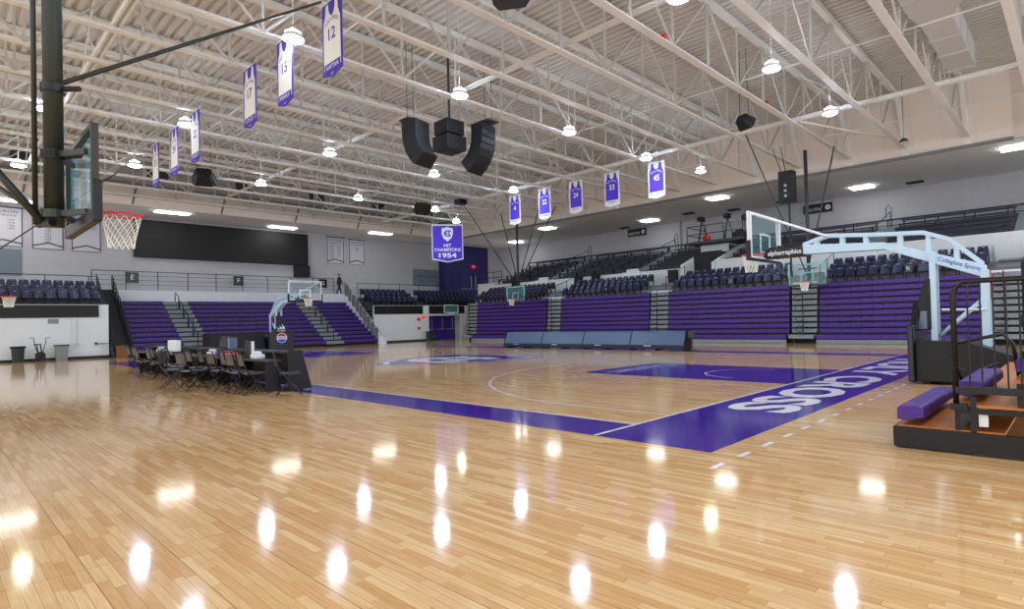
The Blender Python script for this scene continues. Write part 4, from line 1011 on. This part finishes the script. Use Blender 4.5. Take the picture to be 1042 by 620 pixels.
sh = [(-.4, 8.6), (-.2, 8.62), (0, 8.7), (.2, 8.62), (.4, 8.6), (.42, 8.2), (.3, 7.85), (0, 7.6), (-.3, 7.85), (-.42, 8.2)]
MB().poly([Q(c+a, z, .01) for a, z in sh]).build('crest', 'ban_w', t)
crest = t.children[-1]
b = put_text(MB(), 'C', Q(c, 8.2, .014), D, (0, 0, 1), .5, .52, .03); put_text(b, 'H', Q(c, 8.2, .015), D, (0, 0, 1), .36, .34, .02); b.build('crest_lettering', 'nit', t)
MB().tube([Q(-.05, zt+.02), Q(W_+.05, zt+.02)], .02, 6).tube([Q(.1, zt), Q(.1, 12.0)], .008, 4).tube([Q(W_-.1, zt), Q(W_-.1, 12.0)], .008, 4).build('banner_rod', 'steel', t)

# ------------------------------------------------------------------ hanging loudspeakers
def line_array(x, y, ztop, yaw, n, label, bend=9.5, wdt=.95, tilt0=-3):
    """J-shaped column of speaker boxes; yaw = direction the boxes face"""
    t = thing('line_array_speaker', (x, y, ztop-2), label, 'loudspeaker', 'curved hanging loudspeaker arrays')
    f = Vector((math.cos(yaw), math.sin(yaw), 0)); r = Vector((-f.y, f.x, 0)); p = Vector((x, y, ztop)); a = math.radians(tilt0)
    H_ = .27; Dp = .58
    for i in range(n):
        dn = Vector((0, 0, -1))*math.cos(a)-f*math.sin(a); fw = f*math.cos(a)+Vector((0, 0, -1))*math.sin(a)
        q = p+dn*H_
        b = MB(); v = []
        for (c0, hh) in ((p, 0), (q, 0)):
            for s, d_ in ((-1, 0), (1, 0), (1, -Dp), (-1, -Dp)): v.append(c0+r*(s*wdt/2*(1 if d_ == 0 else .8))+fw*d_+dn*(.01 if c0 is p else -.01))
        b.add(v, [(0, 1, 2, 3), (7, 6, 5, 4), (0, 4, 5, 1), (1, 5, 6, 2), (2, 6, 7, 3), (3, 7, 4, 0)])
        b.build('array_cabinet', 'grille', t, bevel=.02)
        p = q; a += math.radians(bend if i > 1 else 4)
    MB().box(x-.3, x+.3, y-.3, y+.3, ztop+.02, ztop+.07).tube([(x-.2, y, ztop+.05), (x-.2, y, 12.1)], .012, 6).tube([(x+.2, y, ztop+.05), (x+.2, y, 12.1)], .012, 6).build('rigging_frame', 'darkgrey', t)
    return t
line_array(-13.5, 5.4, 8.95, math.radians(-165), 7, 'black curved line array speaker column hanging over mid-court, facing the camera side')
line_array(-12.3, 8.15, 9.25, math.radians(15), 8, 'black curved line array speaker column hanging over mid-court, showing its ribbed side')
t = thing('subwoofer_cluster', (-13.2, 6.95, 8.0), 'boxy black speaker cluster between the two curved speaker columns', 'loudspeaker')
MB().box(-13.7, -12.75, 6.5, 7.4, 8.1, 8.65).build('speaker_box', 'grille', t, bevel=.02); MB().box(-13.65, -12.8, 6.55, 7.35, 8.72, 9.25).build('speaker_box', 'grille', t, bevel=.02)
MB().tube([(-13.2, 6.95, 9.25), (-13.2, 6.95, 12.1)], .05, 6).build('hanger', 'darkgrey', t)
def small_speaker(x, y, z, yaw, s, label):
    t = thing('hanging_speaker', (x, y, z), label, 'loudspeaker', 'small ceiling loudspeakers')
    f = Vector((math.cos(yaw), math.sin(yaw), -.55)).normalized(); r = Vector((-f.y, f.x, 0)).normalized(); u = r.cross(f)
    if u.z < 0: u = -u
    pr = [(-.5, -.2), (-.35, -.36), (.35, -.36), (.5, -.2), (.5, .22), (.38, .34), (-.38, .34), (-.5, .22)]
    c = Vector((x, y, z)); b = MB(); n = len(pr)
    v = [c+r*(a*s)+u*(e*s)+f*(.28*s) for a, e in pr]+[c+r*(a*s*.62)+u*(e*s*.7)-f*(.3*s) for a, e in pr]
    b.add(v, [tuple(range(n)), tuple(range(2*n-1, n-1, -1))]+[(i, n+i, n+(i+1) % n, (i+1) % n) for i in range(n)])
    b.build('speaker_box', 'grille', t, bevel=.02)
    MB().tube([c+r*.3*s, c+r*.2*s+Vector((0, 0, 12.1-z))], .015, 5).tube([c-r*.3*s, c-r*.2*s+Vector((0, 0, 12.1-z))], .015, 5).build('yoke', 'darkgrey', t)
small_speaker(-27.7, 15.6, 9.2, math.radians(-20), 1.15, 'black ceiling speaker beside a lamp above the violet championship banner')
small_speaker(-5.0, 15.1, 9.15, math.radians(75), .75, 'black ceiling speaker hung between trusses above the purple banner numbered 45')
small_speaker(-27.8, 2.8, 9.15, math.radians(160), 1.1, 'dark ceiling speaker behind the white jersey banners')
small_speaker(-5.3, 2.9, 9.45, math.radians(-60), .95, 'black speaker cut off by the top of the picture')
t = thing('wall_speaker', (-5.7, 21.3, 6.8), 'tall black loudspeaker on a pole above the big basket arm', 'loudspeaker')
MB().box(-6.0, -5.3, 20.9, 21.4, 6.95, 8.35).build('speaker_box', 'black', t, bevel=.03)
b = MB()
for z in (7.15, 7.4, 7.65): b.lathe([(.02, -.02), (.07, -.01), (.07, .0)], (-5.65, 20.89, z), 12, 'y')
b.build('control_knob', 'alum', t)
MB().box(-6.1, -5.3, 20.8, 21.4, 6.85, 6.93).tube([(-5.6, 21.2, 3.3), (-5.6, 21.2, 6.85)], .05, 8).tube([(-5.9, 21.1, 8.35), (-6.3, 21.1, 9.6)], .02, 6).tube([(-5.7, 21.1, 8.35), (-5.9, 21.1, 9.6)], .02, 6).build('bracket', 'blackm', t)
for i, (x, y) in enumerate(((-4.175, 15.3), (-4.175, 7.9), (-29.625, 8.6))):
    tag(MB().lathe([(.03, 0), (.1, .03), (.1, .1), (.03, .13)], (x, y, ZB+.069), 12).build('alarm_bell', 'red', smooth=True), 'small red alarm bell on a truss chord, %s' % ('one by the purple banners', 'highest', 'one over the far end')[i], 'alarm')
t = thing('hung_floodlight', (-1.0, 22.4, 8.6), 'small unlit floodlight hanging on a rod before the beige fascia near the air duct', 'lamp')
MB().lathe([(.2, 0), (.16, .12), (.06, .2)], (-1.0, 22.6, 9.0), 14).build('lamp_housing', 'darkgrey', t, True); MB().lathe([(.0, 0), (.19, 0), (.19, .02)], (-1.0, 22.6, 8.97), 14).build('lamp_glass', 'white', t); MB().tube([(-1, 22.6, 9.2), (-1, 22.6, 12.1)], .01, 5).build('hanger_rod', 'darkgrey', t)

# ------------------------------------------------------------------ courtside screens (far)
def led_table(x0, x1, yb, yf, zt, d, label, nseg, nm='courtside_screen_table'):
    """yf = court-side foot, yb = back; sloping screens face the court"""
    t = thing(nm, ((x0+x1)/2, (yb+yf)/2, 0), label, 'scorer table')
    yt = yf+(yb-yf)*.45
    s = 1 if yb > yf else -1
    MB().prism([(yf, .10), (yt, zt), (yb, zt), (yb, zt-.05), (yt+s*.06, zt-.05), (yf+s*.1, .05), (yf, .05)], 'x', x0+.03, x1-.03).build('cabinet', 'black', t)
    for xx in (x0, x1): MB().prism([(yf-s*.03, .03), (yt-s*.04, zt+.02), (yb, zt+.02), (yb, .03)], 'x', xx-.03, xx+.03).build('end_panel', 'black', t)
    w_ = (x1-x0)/nseg; nrm = Vector((0, -s*(zt-.1), s*0+(abs(yt-yf)))).normalized()
    for i in range(nseg):
        a, c = x0+w_*i+.05, x0+w_*(i+1)-.02
        def pt(u, x): return (x, yf+(yt-yf)*u-s*.012, .1+(zt-.1)*u+.002)
        b = MB(); b.add([pt(.17, a), pt(.17, c), pt(.97, c), pt(.97, a)], [(0, 1, 2, 3)]); b.build('screen', 'screen', t)
        b = MB(); p = pt(.08, a+.8); b.box(p[0], p[0]+.4, p[1]-.01, p[1]+.01, p[2], p[2]+.05); b.build('maker_plate', 'alum', t)
    for i in range(nseg*2+1):
        xx = x0+.1+(x1-x0-.2)*i/(nseg*2); MB().box(xx-.03, xx+.03, min(yb, yf+s*.15), max(yb, yf+s*.15), 0, .05).build('foot', 'black', t)
    return t
led_table(-20.4, -8.55, 16.75, 16.0, .88, -1, 'long row of four sloping unlit courtside screens on the far sideline', 4)
t = thing('cable_box', (-8.3, 16.4, 0), 'small connector box with hanging cables at the camera end of the far screens', 'box')
MB().box(-8.48, -8.3, 16.3, 16.6, .55, .85).build('box_body', 'darkgrey', t, bevel=.01); MB().tube([(-8.3, 16.3, .5), (-8.15, 16.25, .2), (-8.2, 16.2, .02), (-7.9, 16.2, .02)], .015, 6).tube([(-8.4, 16.3, .5), (-8.3, 16.2, .02)], .02, 6).build('cable', 'black', t)
# near scorers' tables, seen from behind
t = led_table(-21.2, -9.1, -1.02, -.5, .93, 1, 'long black scorers table with its open back towards the camera, near sideline', 4, 'scorers_table')
b = MB()
b.box(-21.1, -9.3, -1.42, -1.03, .70, .74); b.build('work_surface', 'vinyl', t)
for i in range(8):
    x = -21.0+1.66*i; MB().box(x-.02, x+.02, -1.4, -1.08, .0, .7).build('work_leg', 'blackm', t)

# ------------------------------------------------------------------ folding chairs
def make_chair():
    t = thing('folding_chair', (0, 0, 0), '', 'chair', 'folding chairs along the near scorers table')
    # faces +Y
    b = MB().box(-.2, .2, -.18, .2, .43, .47); b.build('seat', 'vinyl', t, bevel=.015)
    b = MB(); n = 6; v = []
    for z, y in ((.62, -.235), (.86, -.275)):
        for s in (0, .02):
            for i in range(n):
                u = -1+2*i/(n-1); v.append((u*.2, y-.03*(1-u*u)+s, z-(.03*abs(u)**4 if z > .7 else 0)))
    b.add(v, [(i, i+1, 2*n+i+1, 2*n+i) for i in range(n-1)]+[(n+i, 3*n+i, 3*n+i+1, n+i+1) for i in range(n-1)]+[(0, 2*n, 3*n, n), (n-1, 2*n-1, 4*n-1, 3*n-1), tuple(2*n+i for i in range(n))+tuple(3*n+n-1-i for i in range(n)), tuple(range(n))+tuple(range(2*n-1, n-1, -1))])
    b.build('backrest', 'tan', t)
    for s in (-1, 1):
        MB().tube([(s*.225, -.29, .88), (s*.225, -.2, .55), (s*.225, .24, .0)], .013, 6).build('leg', 'blackm', t)
        MB().tube([(s*.2, .16, .44), (s*.2, -.26, .0)], .012, 6).build('leg', 'blackm', t)
    MB().tube([(-.225, -.29, .88), (-.19, -.3, .905), (.19, -.3, .905), (.225, -.29, .88)], .013, 6).build('back_bar', 'blackm', t)
    MB().tube([(-.225, .19, .06), (.225, .19, .06)], .009, 5).build('cross_bar', 'blackm', t); MB().tube([(-.2, -.2, .06), (.2, -.2, .06)], .009, 5).build('cross_bar', 'blackm', t)
    return t
CH = [(-20.6, -1.9, 0), (-19.3, -2.0, 5), (-18.2, -2.15, -6), (-17.3, -2.0, 8), (-16.6, -2.2, 0), (-14.2, -2.35, -25), (-13.1, -2.1, 4), (-12.4, -2.0, -3), (-11.9, -2.6, 12), (-11.2, -2.15, 5), (-10.6, -2.05, -4), (-10.05, -2.1, 3), (-9.5, -2.05, -5), (-8.35, -1.3, -22), (-15.4, -2.1, 15), (-12.9, -2.75, -30)]
c0 = make_chair()
for i, (x, y, a) in enumerate(sorted(CH)):
    if i < 15: y += .33; x += .25
    c = c0 if i == 0 else copy_tree(c0)
    c.location = (x, y, 0); c.rotation_euler = (0, 0, math.radians(a)); c.scale = (1.06,)*3
    c['label'] = 'black folding chair with tan back, %s from the far end of the scorers table' % ORD[i]
# things on and around the near table
t = thing('desktop_monitor', (-17.2, -1.3, .74), 'pale box-shaped monitor seen from behind on the scorers table', 'monitor')
MB().box(-17.75, -16.85, -1.3, -1.15, .8, 1.16).build('screen_shell', 'white', t, bevel=.02); MB().box(-17.4, -17.1, -1.35, -1.1, .74, .8).build('monitor_foot', 'grey', t)
t = thing('laptop', (-10.9, -1.3, .74), 'open laptop with a white lid edge standing on the scorers table', 'laptop')
MB().box(-11.3, -10.85, -1.4, -1.1, .74, .77).build('keyboard_base', 'black', t); MB().box(-11.3, -10.87, -1.18, -1.14, .77, 1.18).build('screen_lid', 'black', t); MB().box(-10.87, -10.83, -1.18, -1.12, .77, 1.16).build('lid_edge', 'white', t)
t = thing('table_monitor', (-13.6, -1.2, .74), 'dark monitor with a rounded top on the middle of the scorers table', 'monitor')
MB().prism([(-13.95, .94), (-13.25, .94), (-13.3, 1.2), (-13.45, 1.28), (-13.75, 1.28), (-13.9, 1.2)], 'y', -.95, -.75).build('screen_shell', 'black', t, bevel=.02); MB().box(-13.24, -13.1, -.95, -.75, .94, 1.24).build('side_glass', 'screen', t); 
t = thing('folded_cloth', (-12.3, -1.5, .74), 'orange and purple folded cloths lying on the scorers table', 'cloth')
MB().box(-12.4, -11.95, -1.4, -1.1, .742, .86).build('orange_layer', 'cloth_o', t, bevel=.04); MB().box(-12.9, -12.45, -1.4, -1.1, .742, .88).build('purple_layer', 'bench', t, bevel=.04); MB().box(-12.3, -12.0, -1.38, -1.2, .865, .9).build('blue_layer', 'pep_blue', t, bevel=.015)
for i, (x, m, nm) in enumerate(((-18.6, 'light_blue', 'pale blue'), (-10.2, 'white', 'white'), (-13.4, 'paper', 'light grey'))):
    tag(MB().box(x-.16, x+.16, -1.4, -1.15, .742, .86).box(x-.12, x+.1, -1.36, -1.2, .86, .93).build('bag', m, bevel=.04), '%s soft bag on the scorers table behind the chair backs' % nm, 'bag')
t = thing('tall_speaker_box', (-21.3, .35, 0), 'black upright case with a pale glint, left of the open end bleachers', 'case')
# equipment between scorers table and far basket
t = thing('equipment_cart', (-31.8, 5.0, 0), 'low black padded equipment cart with thin guard rails beside the far basket', 'cart')
MB().box(-32.6, -31.2, 4.0, 6.9, .1, 1.25).build('cart_body', 'black', t, bevel=.03)
b = MB()
for y in (3.4, 4.6, 5.8, 6.7): b.tube([(-32, y, 1.2), (-32, y, 2.1)], .02, 6)
b.tube([(-32, 3.4, 2.1), (-32, 6.7, 2.1)], .02, 6).tube([(-32, 3.4, 1.25), (-32, 4.1, 1.2)], .02, 6); b.build('guard_rail', 'blackm', t)
b = MB()
for x in (-32.4, -31.4):
    for y in (4.3, 6.5): b.lathe([(.07, -.03), (.07, .03)], (x, y, .07), 12, 'y')
b.build('caster', 'black', t)
bpy.data.objects.remove(bpy.data.objects['tall_speaker_box'])

# left wall things
def bin_(x, y, m, rim, label, sq=False):
    t = thing('trash_can', (x, y, 0), label, 'trash can')
    if sq: MB().prism([(y-.22, .0), (y+.22, .0), (y+.27, .8), (y-.27, .8)], 'x', x-.25, x+.25).build('can_body', m, t, bevel=.02); MB().box(x-.29, x+.29, y-.3, y+.3, .78, .84).build('liner_edge', rim, t, bevel=.01)
    else: MB().lathe([(.22, 0), (.27, .78), (.3, .78), (.3, .84), (.25, .84)], (x, y, 0), 20).build('can_body', m, t, True); MB().lathe([(.3, 0), (.33, .06), (.31, .1), (.28, .1)], (x, y, .74), 20).build('liner_edge', rim, t, True)
bin_(-36.35, -3.4, 'bin', 'black', 'dark round trash can with a black liner, by the exercise bike')
bin_(-36.5, -1.65, 'bin2', 'black', 'light grey square trash can with a black rim, by the exercise bike', True)
t = thing('exercise_bike', (-36.3, -2.55, 0), 'black air exercise bike with two upright moving arms by the white balcony wall', 'exercise bike')
y = -2.55; x = -36.3
MB().lathe([(.05, -.04), (.2, -.04), (.22, 0), (.2, .04), (.05, .04)], (x, y+.02, .3), 24, 'x').build('fan_wheel', 'blackm', t)
b = MB().box(x-.25, x+.25, y-.32, y-.26, 0, .06).box(x-.25, x+.25, y+.3, y+.36, 0, .06).bar((x, y-.3, .04), (x, y+.33, .04), .06, .05).tube([(x, y-.2, .05), (x, y-.08, .5), (x, y-.12, .84)], .03, 8).tube([(x, y+.25, .05), (x, y+.05, .6), (x, y+.02, .95)], .03, 8)
b.build('frame', 'blackm', t); MB().box(x-.1, x+.1, y-.24, y-.02, .86, .93).build('saddle', 'black', t, bevel=.02)
for s in (-1, 1):
    MB().tube([(x+s*.18, y+.02, .1), (x+s*.2, y+s*.14, .7), (x+s*.2, y+s*.22, 1.05), (x+s*.2, y+s*.2, 1.22), (x+s*.2, y+s*.38, 1.26)], .018, 6).build('arm_lever', 'blackm', t)
    MB().box(x+s*.2-.05, x+s*.2+.05, y-s*.2-.05, y-s*.2+.05, .4, .43).build('pedal', 'black', t)
for y, z0, z1, m, nm in ((-1.2, .9, 2.3, 'paper', 'tall pale conduit'), (-.95, .9, 2.3, 'alum', 'thin grey conduit')):
    tag(MB().box(-37.0, -36.95, y-.03, y+.03, z0, z1).box(-37.0, -36.93, y-.09, y+.09, z0-.12, z0).build('wall_conduit', m), '%s with outlet box on the white wall beside the light grey trash can' % nm, 'conduit')
tag(MB().box(-37.0, -36.96, -2.15, -1.7, 2.0, 2.25).build('wall_notice', 'grey_step'), 'small grey notice box high on the white wall beside the light grey trash can', 'notice')
tag(MB().box(-37.0, -36.9, -.15, -.05, .75, .9).box(-36.95, -36.92, -.1, .5, .8, .83).build('belt_bracket', 'darkgrey'), 'small bracket with a stretched belt at the end of the white balcony wall', 'bracket')
t = thing('cardboard_box', (-37.5, 1.0, 0), 'brown cardboard box in the dark gap between white wall and open bleachers', 'box')
MB().box(-35.85, -35.25, .62, 1.05, 0, .62).build('box_body', 'brown', t, bevel=.01); MB().box(-35.87, -35.23, .6, 1.07, .62, .68).build('box_lid', 'brown', t)

# ------------------------------------------------------------------ foreground bleacher (right edge)
t = thing('tip_out_bleacher', (4.6, 2.5, 0), 'purple seated tip-out bleacher with orange wood decks and black frame', 'bleachers')
RX = [3.16, 3.68, 4.2, 4.72, 5.24, 5.76]
for i, x in enumerate(RX):
    y0, y1 = (.5, 2.55) if i == 0 else (.55, 2.75)
    zt = .47+.27*i
    if i > 0 and i < 3: y0, y1 = .75, 2.6
    bench_row('y', y0, y1, x, 1, zt, .26, .16, mod=.42, gap=.008, solid=True).build('seat_row', 'bench', t, bevel=.012)
for i, x in enumerate(RX):
    z = .25+.27*i-.0
    MB().box(x+.0, x+.95, .52, 6.7 if i else 5.8, z-.03, z).build('deck_board', 'wood', t)
    MB().box(x+.02, x+.07, .5, 6.7 if i else 5.8, .03 if i == 0 else z-.27, z-.03).build('deck_riser', 'black', t)
b = MB()
b.box(3.14, 8, .47, .53, .02, .235); b.box(3.12, 3.17, .5, 5.8, .02, .23)
for i in range(1, 6): b.box(3.7+.52*(i-1), 9, .49, .54, .25+.27*i-.09, .25+.27*i-.035)
b.build('side_frame', 'black', t)
b = MB().bar((4.0, .5, .05), (6.5, .5, .75), .05, .07).bar((3.86, .52, .1), (3.86, .52, .6), .05, .05).bar((4.6, .6, .05), (4.6, .6, 1.0), .05, .05)
b.build('undercarriage', 'blackm', t)
MB().box(3.9, 3.98, .53, .56, .3, .5).build('bracket_plate', 'white', t)
b = MB().tube([(3.9, 2.9, .9), (3.9, 3.5, .93)], .02, 6)
MB().box(4.45, 4.95, 2.7, 3.6, .80, .84).build('step_plate', 'grey_step', t)
# guard rail at its near end
t = thing('bleacher_guard_rail', (4.4, .48, .6), 'black guard rail with upright bars on the end of the tip-out bleacher', 'railing')
zr = 1.8; yr = .48; xr = 3.72
MB().tube([(xr, yr, .48), (xr, yr, zr-.14), (xr+.03, yr, zr-.05), (xr+.1, yr, zr), (6.2, yr, zr)], .028, 10).build('top_rail', 'blackm', t, True)
MB().box(xr, 6.2, yr-.03, yr+.03, .64, .71).build('bottom_rail', 'blackm', t)
for i in range(18): MB().tube([(xr+.125+.105*i, yr, .68), (xr+.125+.105*i, yr, zr)], .009, 6).build('baluster', 'blackm', t)
MB().box(xr-.05, xr+.1, yr-.05, yr+.05, .47, .53).build('rail_socket', 'blackm', t)
t = thing('rail_post', (4.42, .2, 0), 'thick black post rising behind the guard rail of the tip-out bleacher', 'post')
MB().tube([(4.33, .6, 1.06), (4.33, .6, 1.95), (4.38, .6, 2.1), (4.6, .6, 2.16), (5.4, .6, 2.16)], .05, 10).build('post_body', 'black', t, True)
MB().tube([(4.33, .6, 1.0), (4.33, .6, 1.08)], .07, 10).build('post_collar', 'blackm', t)
for i, (x0, y0, z0) in enumerate(((3.5, 2.55, .56), (4.15, 4.2, 1.0))):
    t = tag(MB().tube([(x0, y0, z0), (x0-.12, y0, z0+.35), (x0-.05, y0, z0+.5), (x0+.45, y0, z0+.62), (x0+.55, y0, z0+.5), (x0+.62, y0, z0-.05)], .024, 8).tube([(x0-.1, y0, z0+.2), (x0+.1, y0, z0+.1), (x0+.4, y0, z0+.24)], .018, 8).build('aisle_handrail', 'blackm', smooth=True), 'black looped handrail on the tip-out bleacher, %s one' % ('larger, nearer', 'smaller, higher')[i], 'handrail', 'looped handrails')

# ------------------------------------------------------------------ person on the concourse
def person(x, y, z, h, rz, label):
    me = bpy.data.meshes.new('person'); s = h/1.78
    V = [(0, 0, .95), (0, 0, 1.15), (0, 0, 1.38), (0, 0, 1.47), (0, .01, 1.56), (0, .02, 1.68), (0, .01, 1.74)]
    Rr = [(.15, .11), (.145, .1), (.16, .1), (.06, .06), (.065, .07), (.082, .1), (.05, .06)]
    E_ = [(0, 1), (1, 2), (2, 3), (3, 4), (4, 5), (5, 6)]
    def chain(start, pts):
        p = start
        for q, r in pts:
            V.append(q); Rr.append((r, r)); E_.append((p, len(V)-1)); p = len(V)-1
        return p
    for sd, st in ((-1, .26), (1, -.24)):
        chain(0, [((sd*.1, 0, .88), .1), ((sd*.11, st*.45, .5), .062), ((sd*.11, st-.1 if st < 0 else st*.9, .1), .045), ((sd*.11, (st-.1 if st < 0 else st*.9)+.04, .05), .04), ((sd*.11, (st-.1 if st < 0 else st*.9)+.19, .035), .03)])
        a = -st*.6
        wv = chain(2, [((sd*.19, 0, 1.4), .06), ((sd*.25, a*.3, 1.13), .045), ((sd*.25, a*.9+.06, .9), .032), ((sd*.25, a*1.0+.07, .85), .026)])
        hx, hy, hz = V[wv]
        pm = chain(wv, [((hx, hy+.02, hz-.05), .028)])
        for k, (dy, ln) in enumerate(((-.03, .055), (-.01, .065), (.01, .07), (.03, .062))): chain(pm, [((hx-sd*.004, hy+.02+dy, hz-.05-ln*.6), .009), ((hx-sd*.015, hy+.025+dy, hz-.05-ln), .008)])
        chain(wv, [((hx-sd*.02, hy+.045, hz-.035), .01), ((hx-sd*.03, hy+.06, hz-.06), .009)])
    me.from_pydata([(a*s, b_*s, c*s) for a, b_, c in V], E_, [])
    ob = bpy.data.objects.new('tmp_person', me); COL.objects.link(ob)
    md = ob.modifiers.new('skin', 'SKIN'); 
    sv = me.skin_vertices[0].data if me.skin_vertices else None
    if sv is None:
        import bmesh
        bm = bmesh.new(); bm.from_mesh(me); bm.verts.layers.skin.verify(); bm.to_mesh(me); bm.free(); sv = me.skin_vertices[0].data
    for i, r in enumerate(Rr): sv[i].radius = tuple(q*s*(1.25 if q > .05 else 1.1) for q in r)
    sv[0].use_root = True
    ob.modifiers.new('sub', 'SUBSURF').levels = 1
    bpy.context.view_layer.update()
    m2 = bpy.data.meshes.new_from_object(ob.evaluated_get(bpy.context.evaluated_depsgraph_get()))
    bpy.data.objects.remove(ob)
    for k in ('suit', 'skin'): m2.materials.append(M[k])
    for p in m2.polygons:
        c = p.center; p.use_smooth = True
        p.material_index = 1 if (c.z > 1.47*s or (c.z < .875*s and abs(c.x) > .2*s)) else 0
    o = bpy.data.objects.new('person', m2); COL.objects.link(o); o.location = (x, y, z); o.rotation_euler = (0, 0, rz); ORG[o.name] = Vector((0, 0, 0))
    def part(b, nm, m):
        q = b.build(nm, m, o, True); return q
    b = MB().lathe([(.075, -.02), (.098, .0), (.1, .05), (.07, .09), (.02, .105)], (0, 0, 1.69*s), 14); part(b, 'hair', 'darkgrey')
    b = MB()
    for sd in (-1, 1): b.lathe([(.002, -.006), (.008, 0), (.002, .006)], (sd*.03, .095*s+.02, 1.665*s), 8, 'y')
    part(b, 'eyes', 'black')
    part(MB().prism([(.1*s, 1.65*s), (.128*s+.01, 1.625*s), (.1*s, 1.615*s)], 'x', -.012, .012), 'nose', 'skin')
    part(MB().box(-.022, .022, .1*s, .104*s+.008, 1.585*s, 1.592*s), 'mouth', 'red')
    part(MB().box(-.1, -.085, -.01, .025, 1.62*s, 1.68*s).box(.085, .1, -.01, .025, 1.62*s, 1.68*s), 'ears', 'skin')
    return tag(o, label, 'person')
person(-41.9, 17.0, ZW, 1.74, math.radians(0), 'person in dark clothes walking along the concourse above the white side stair')
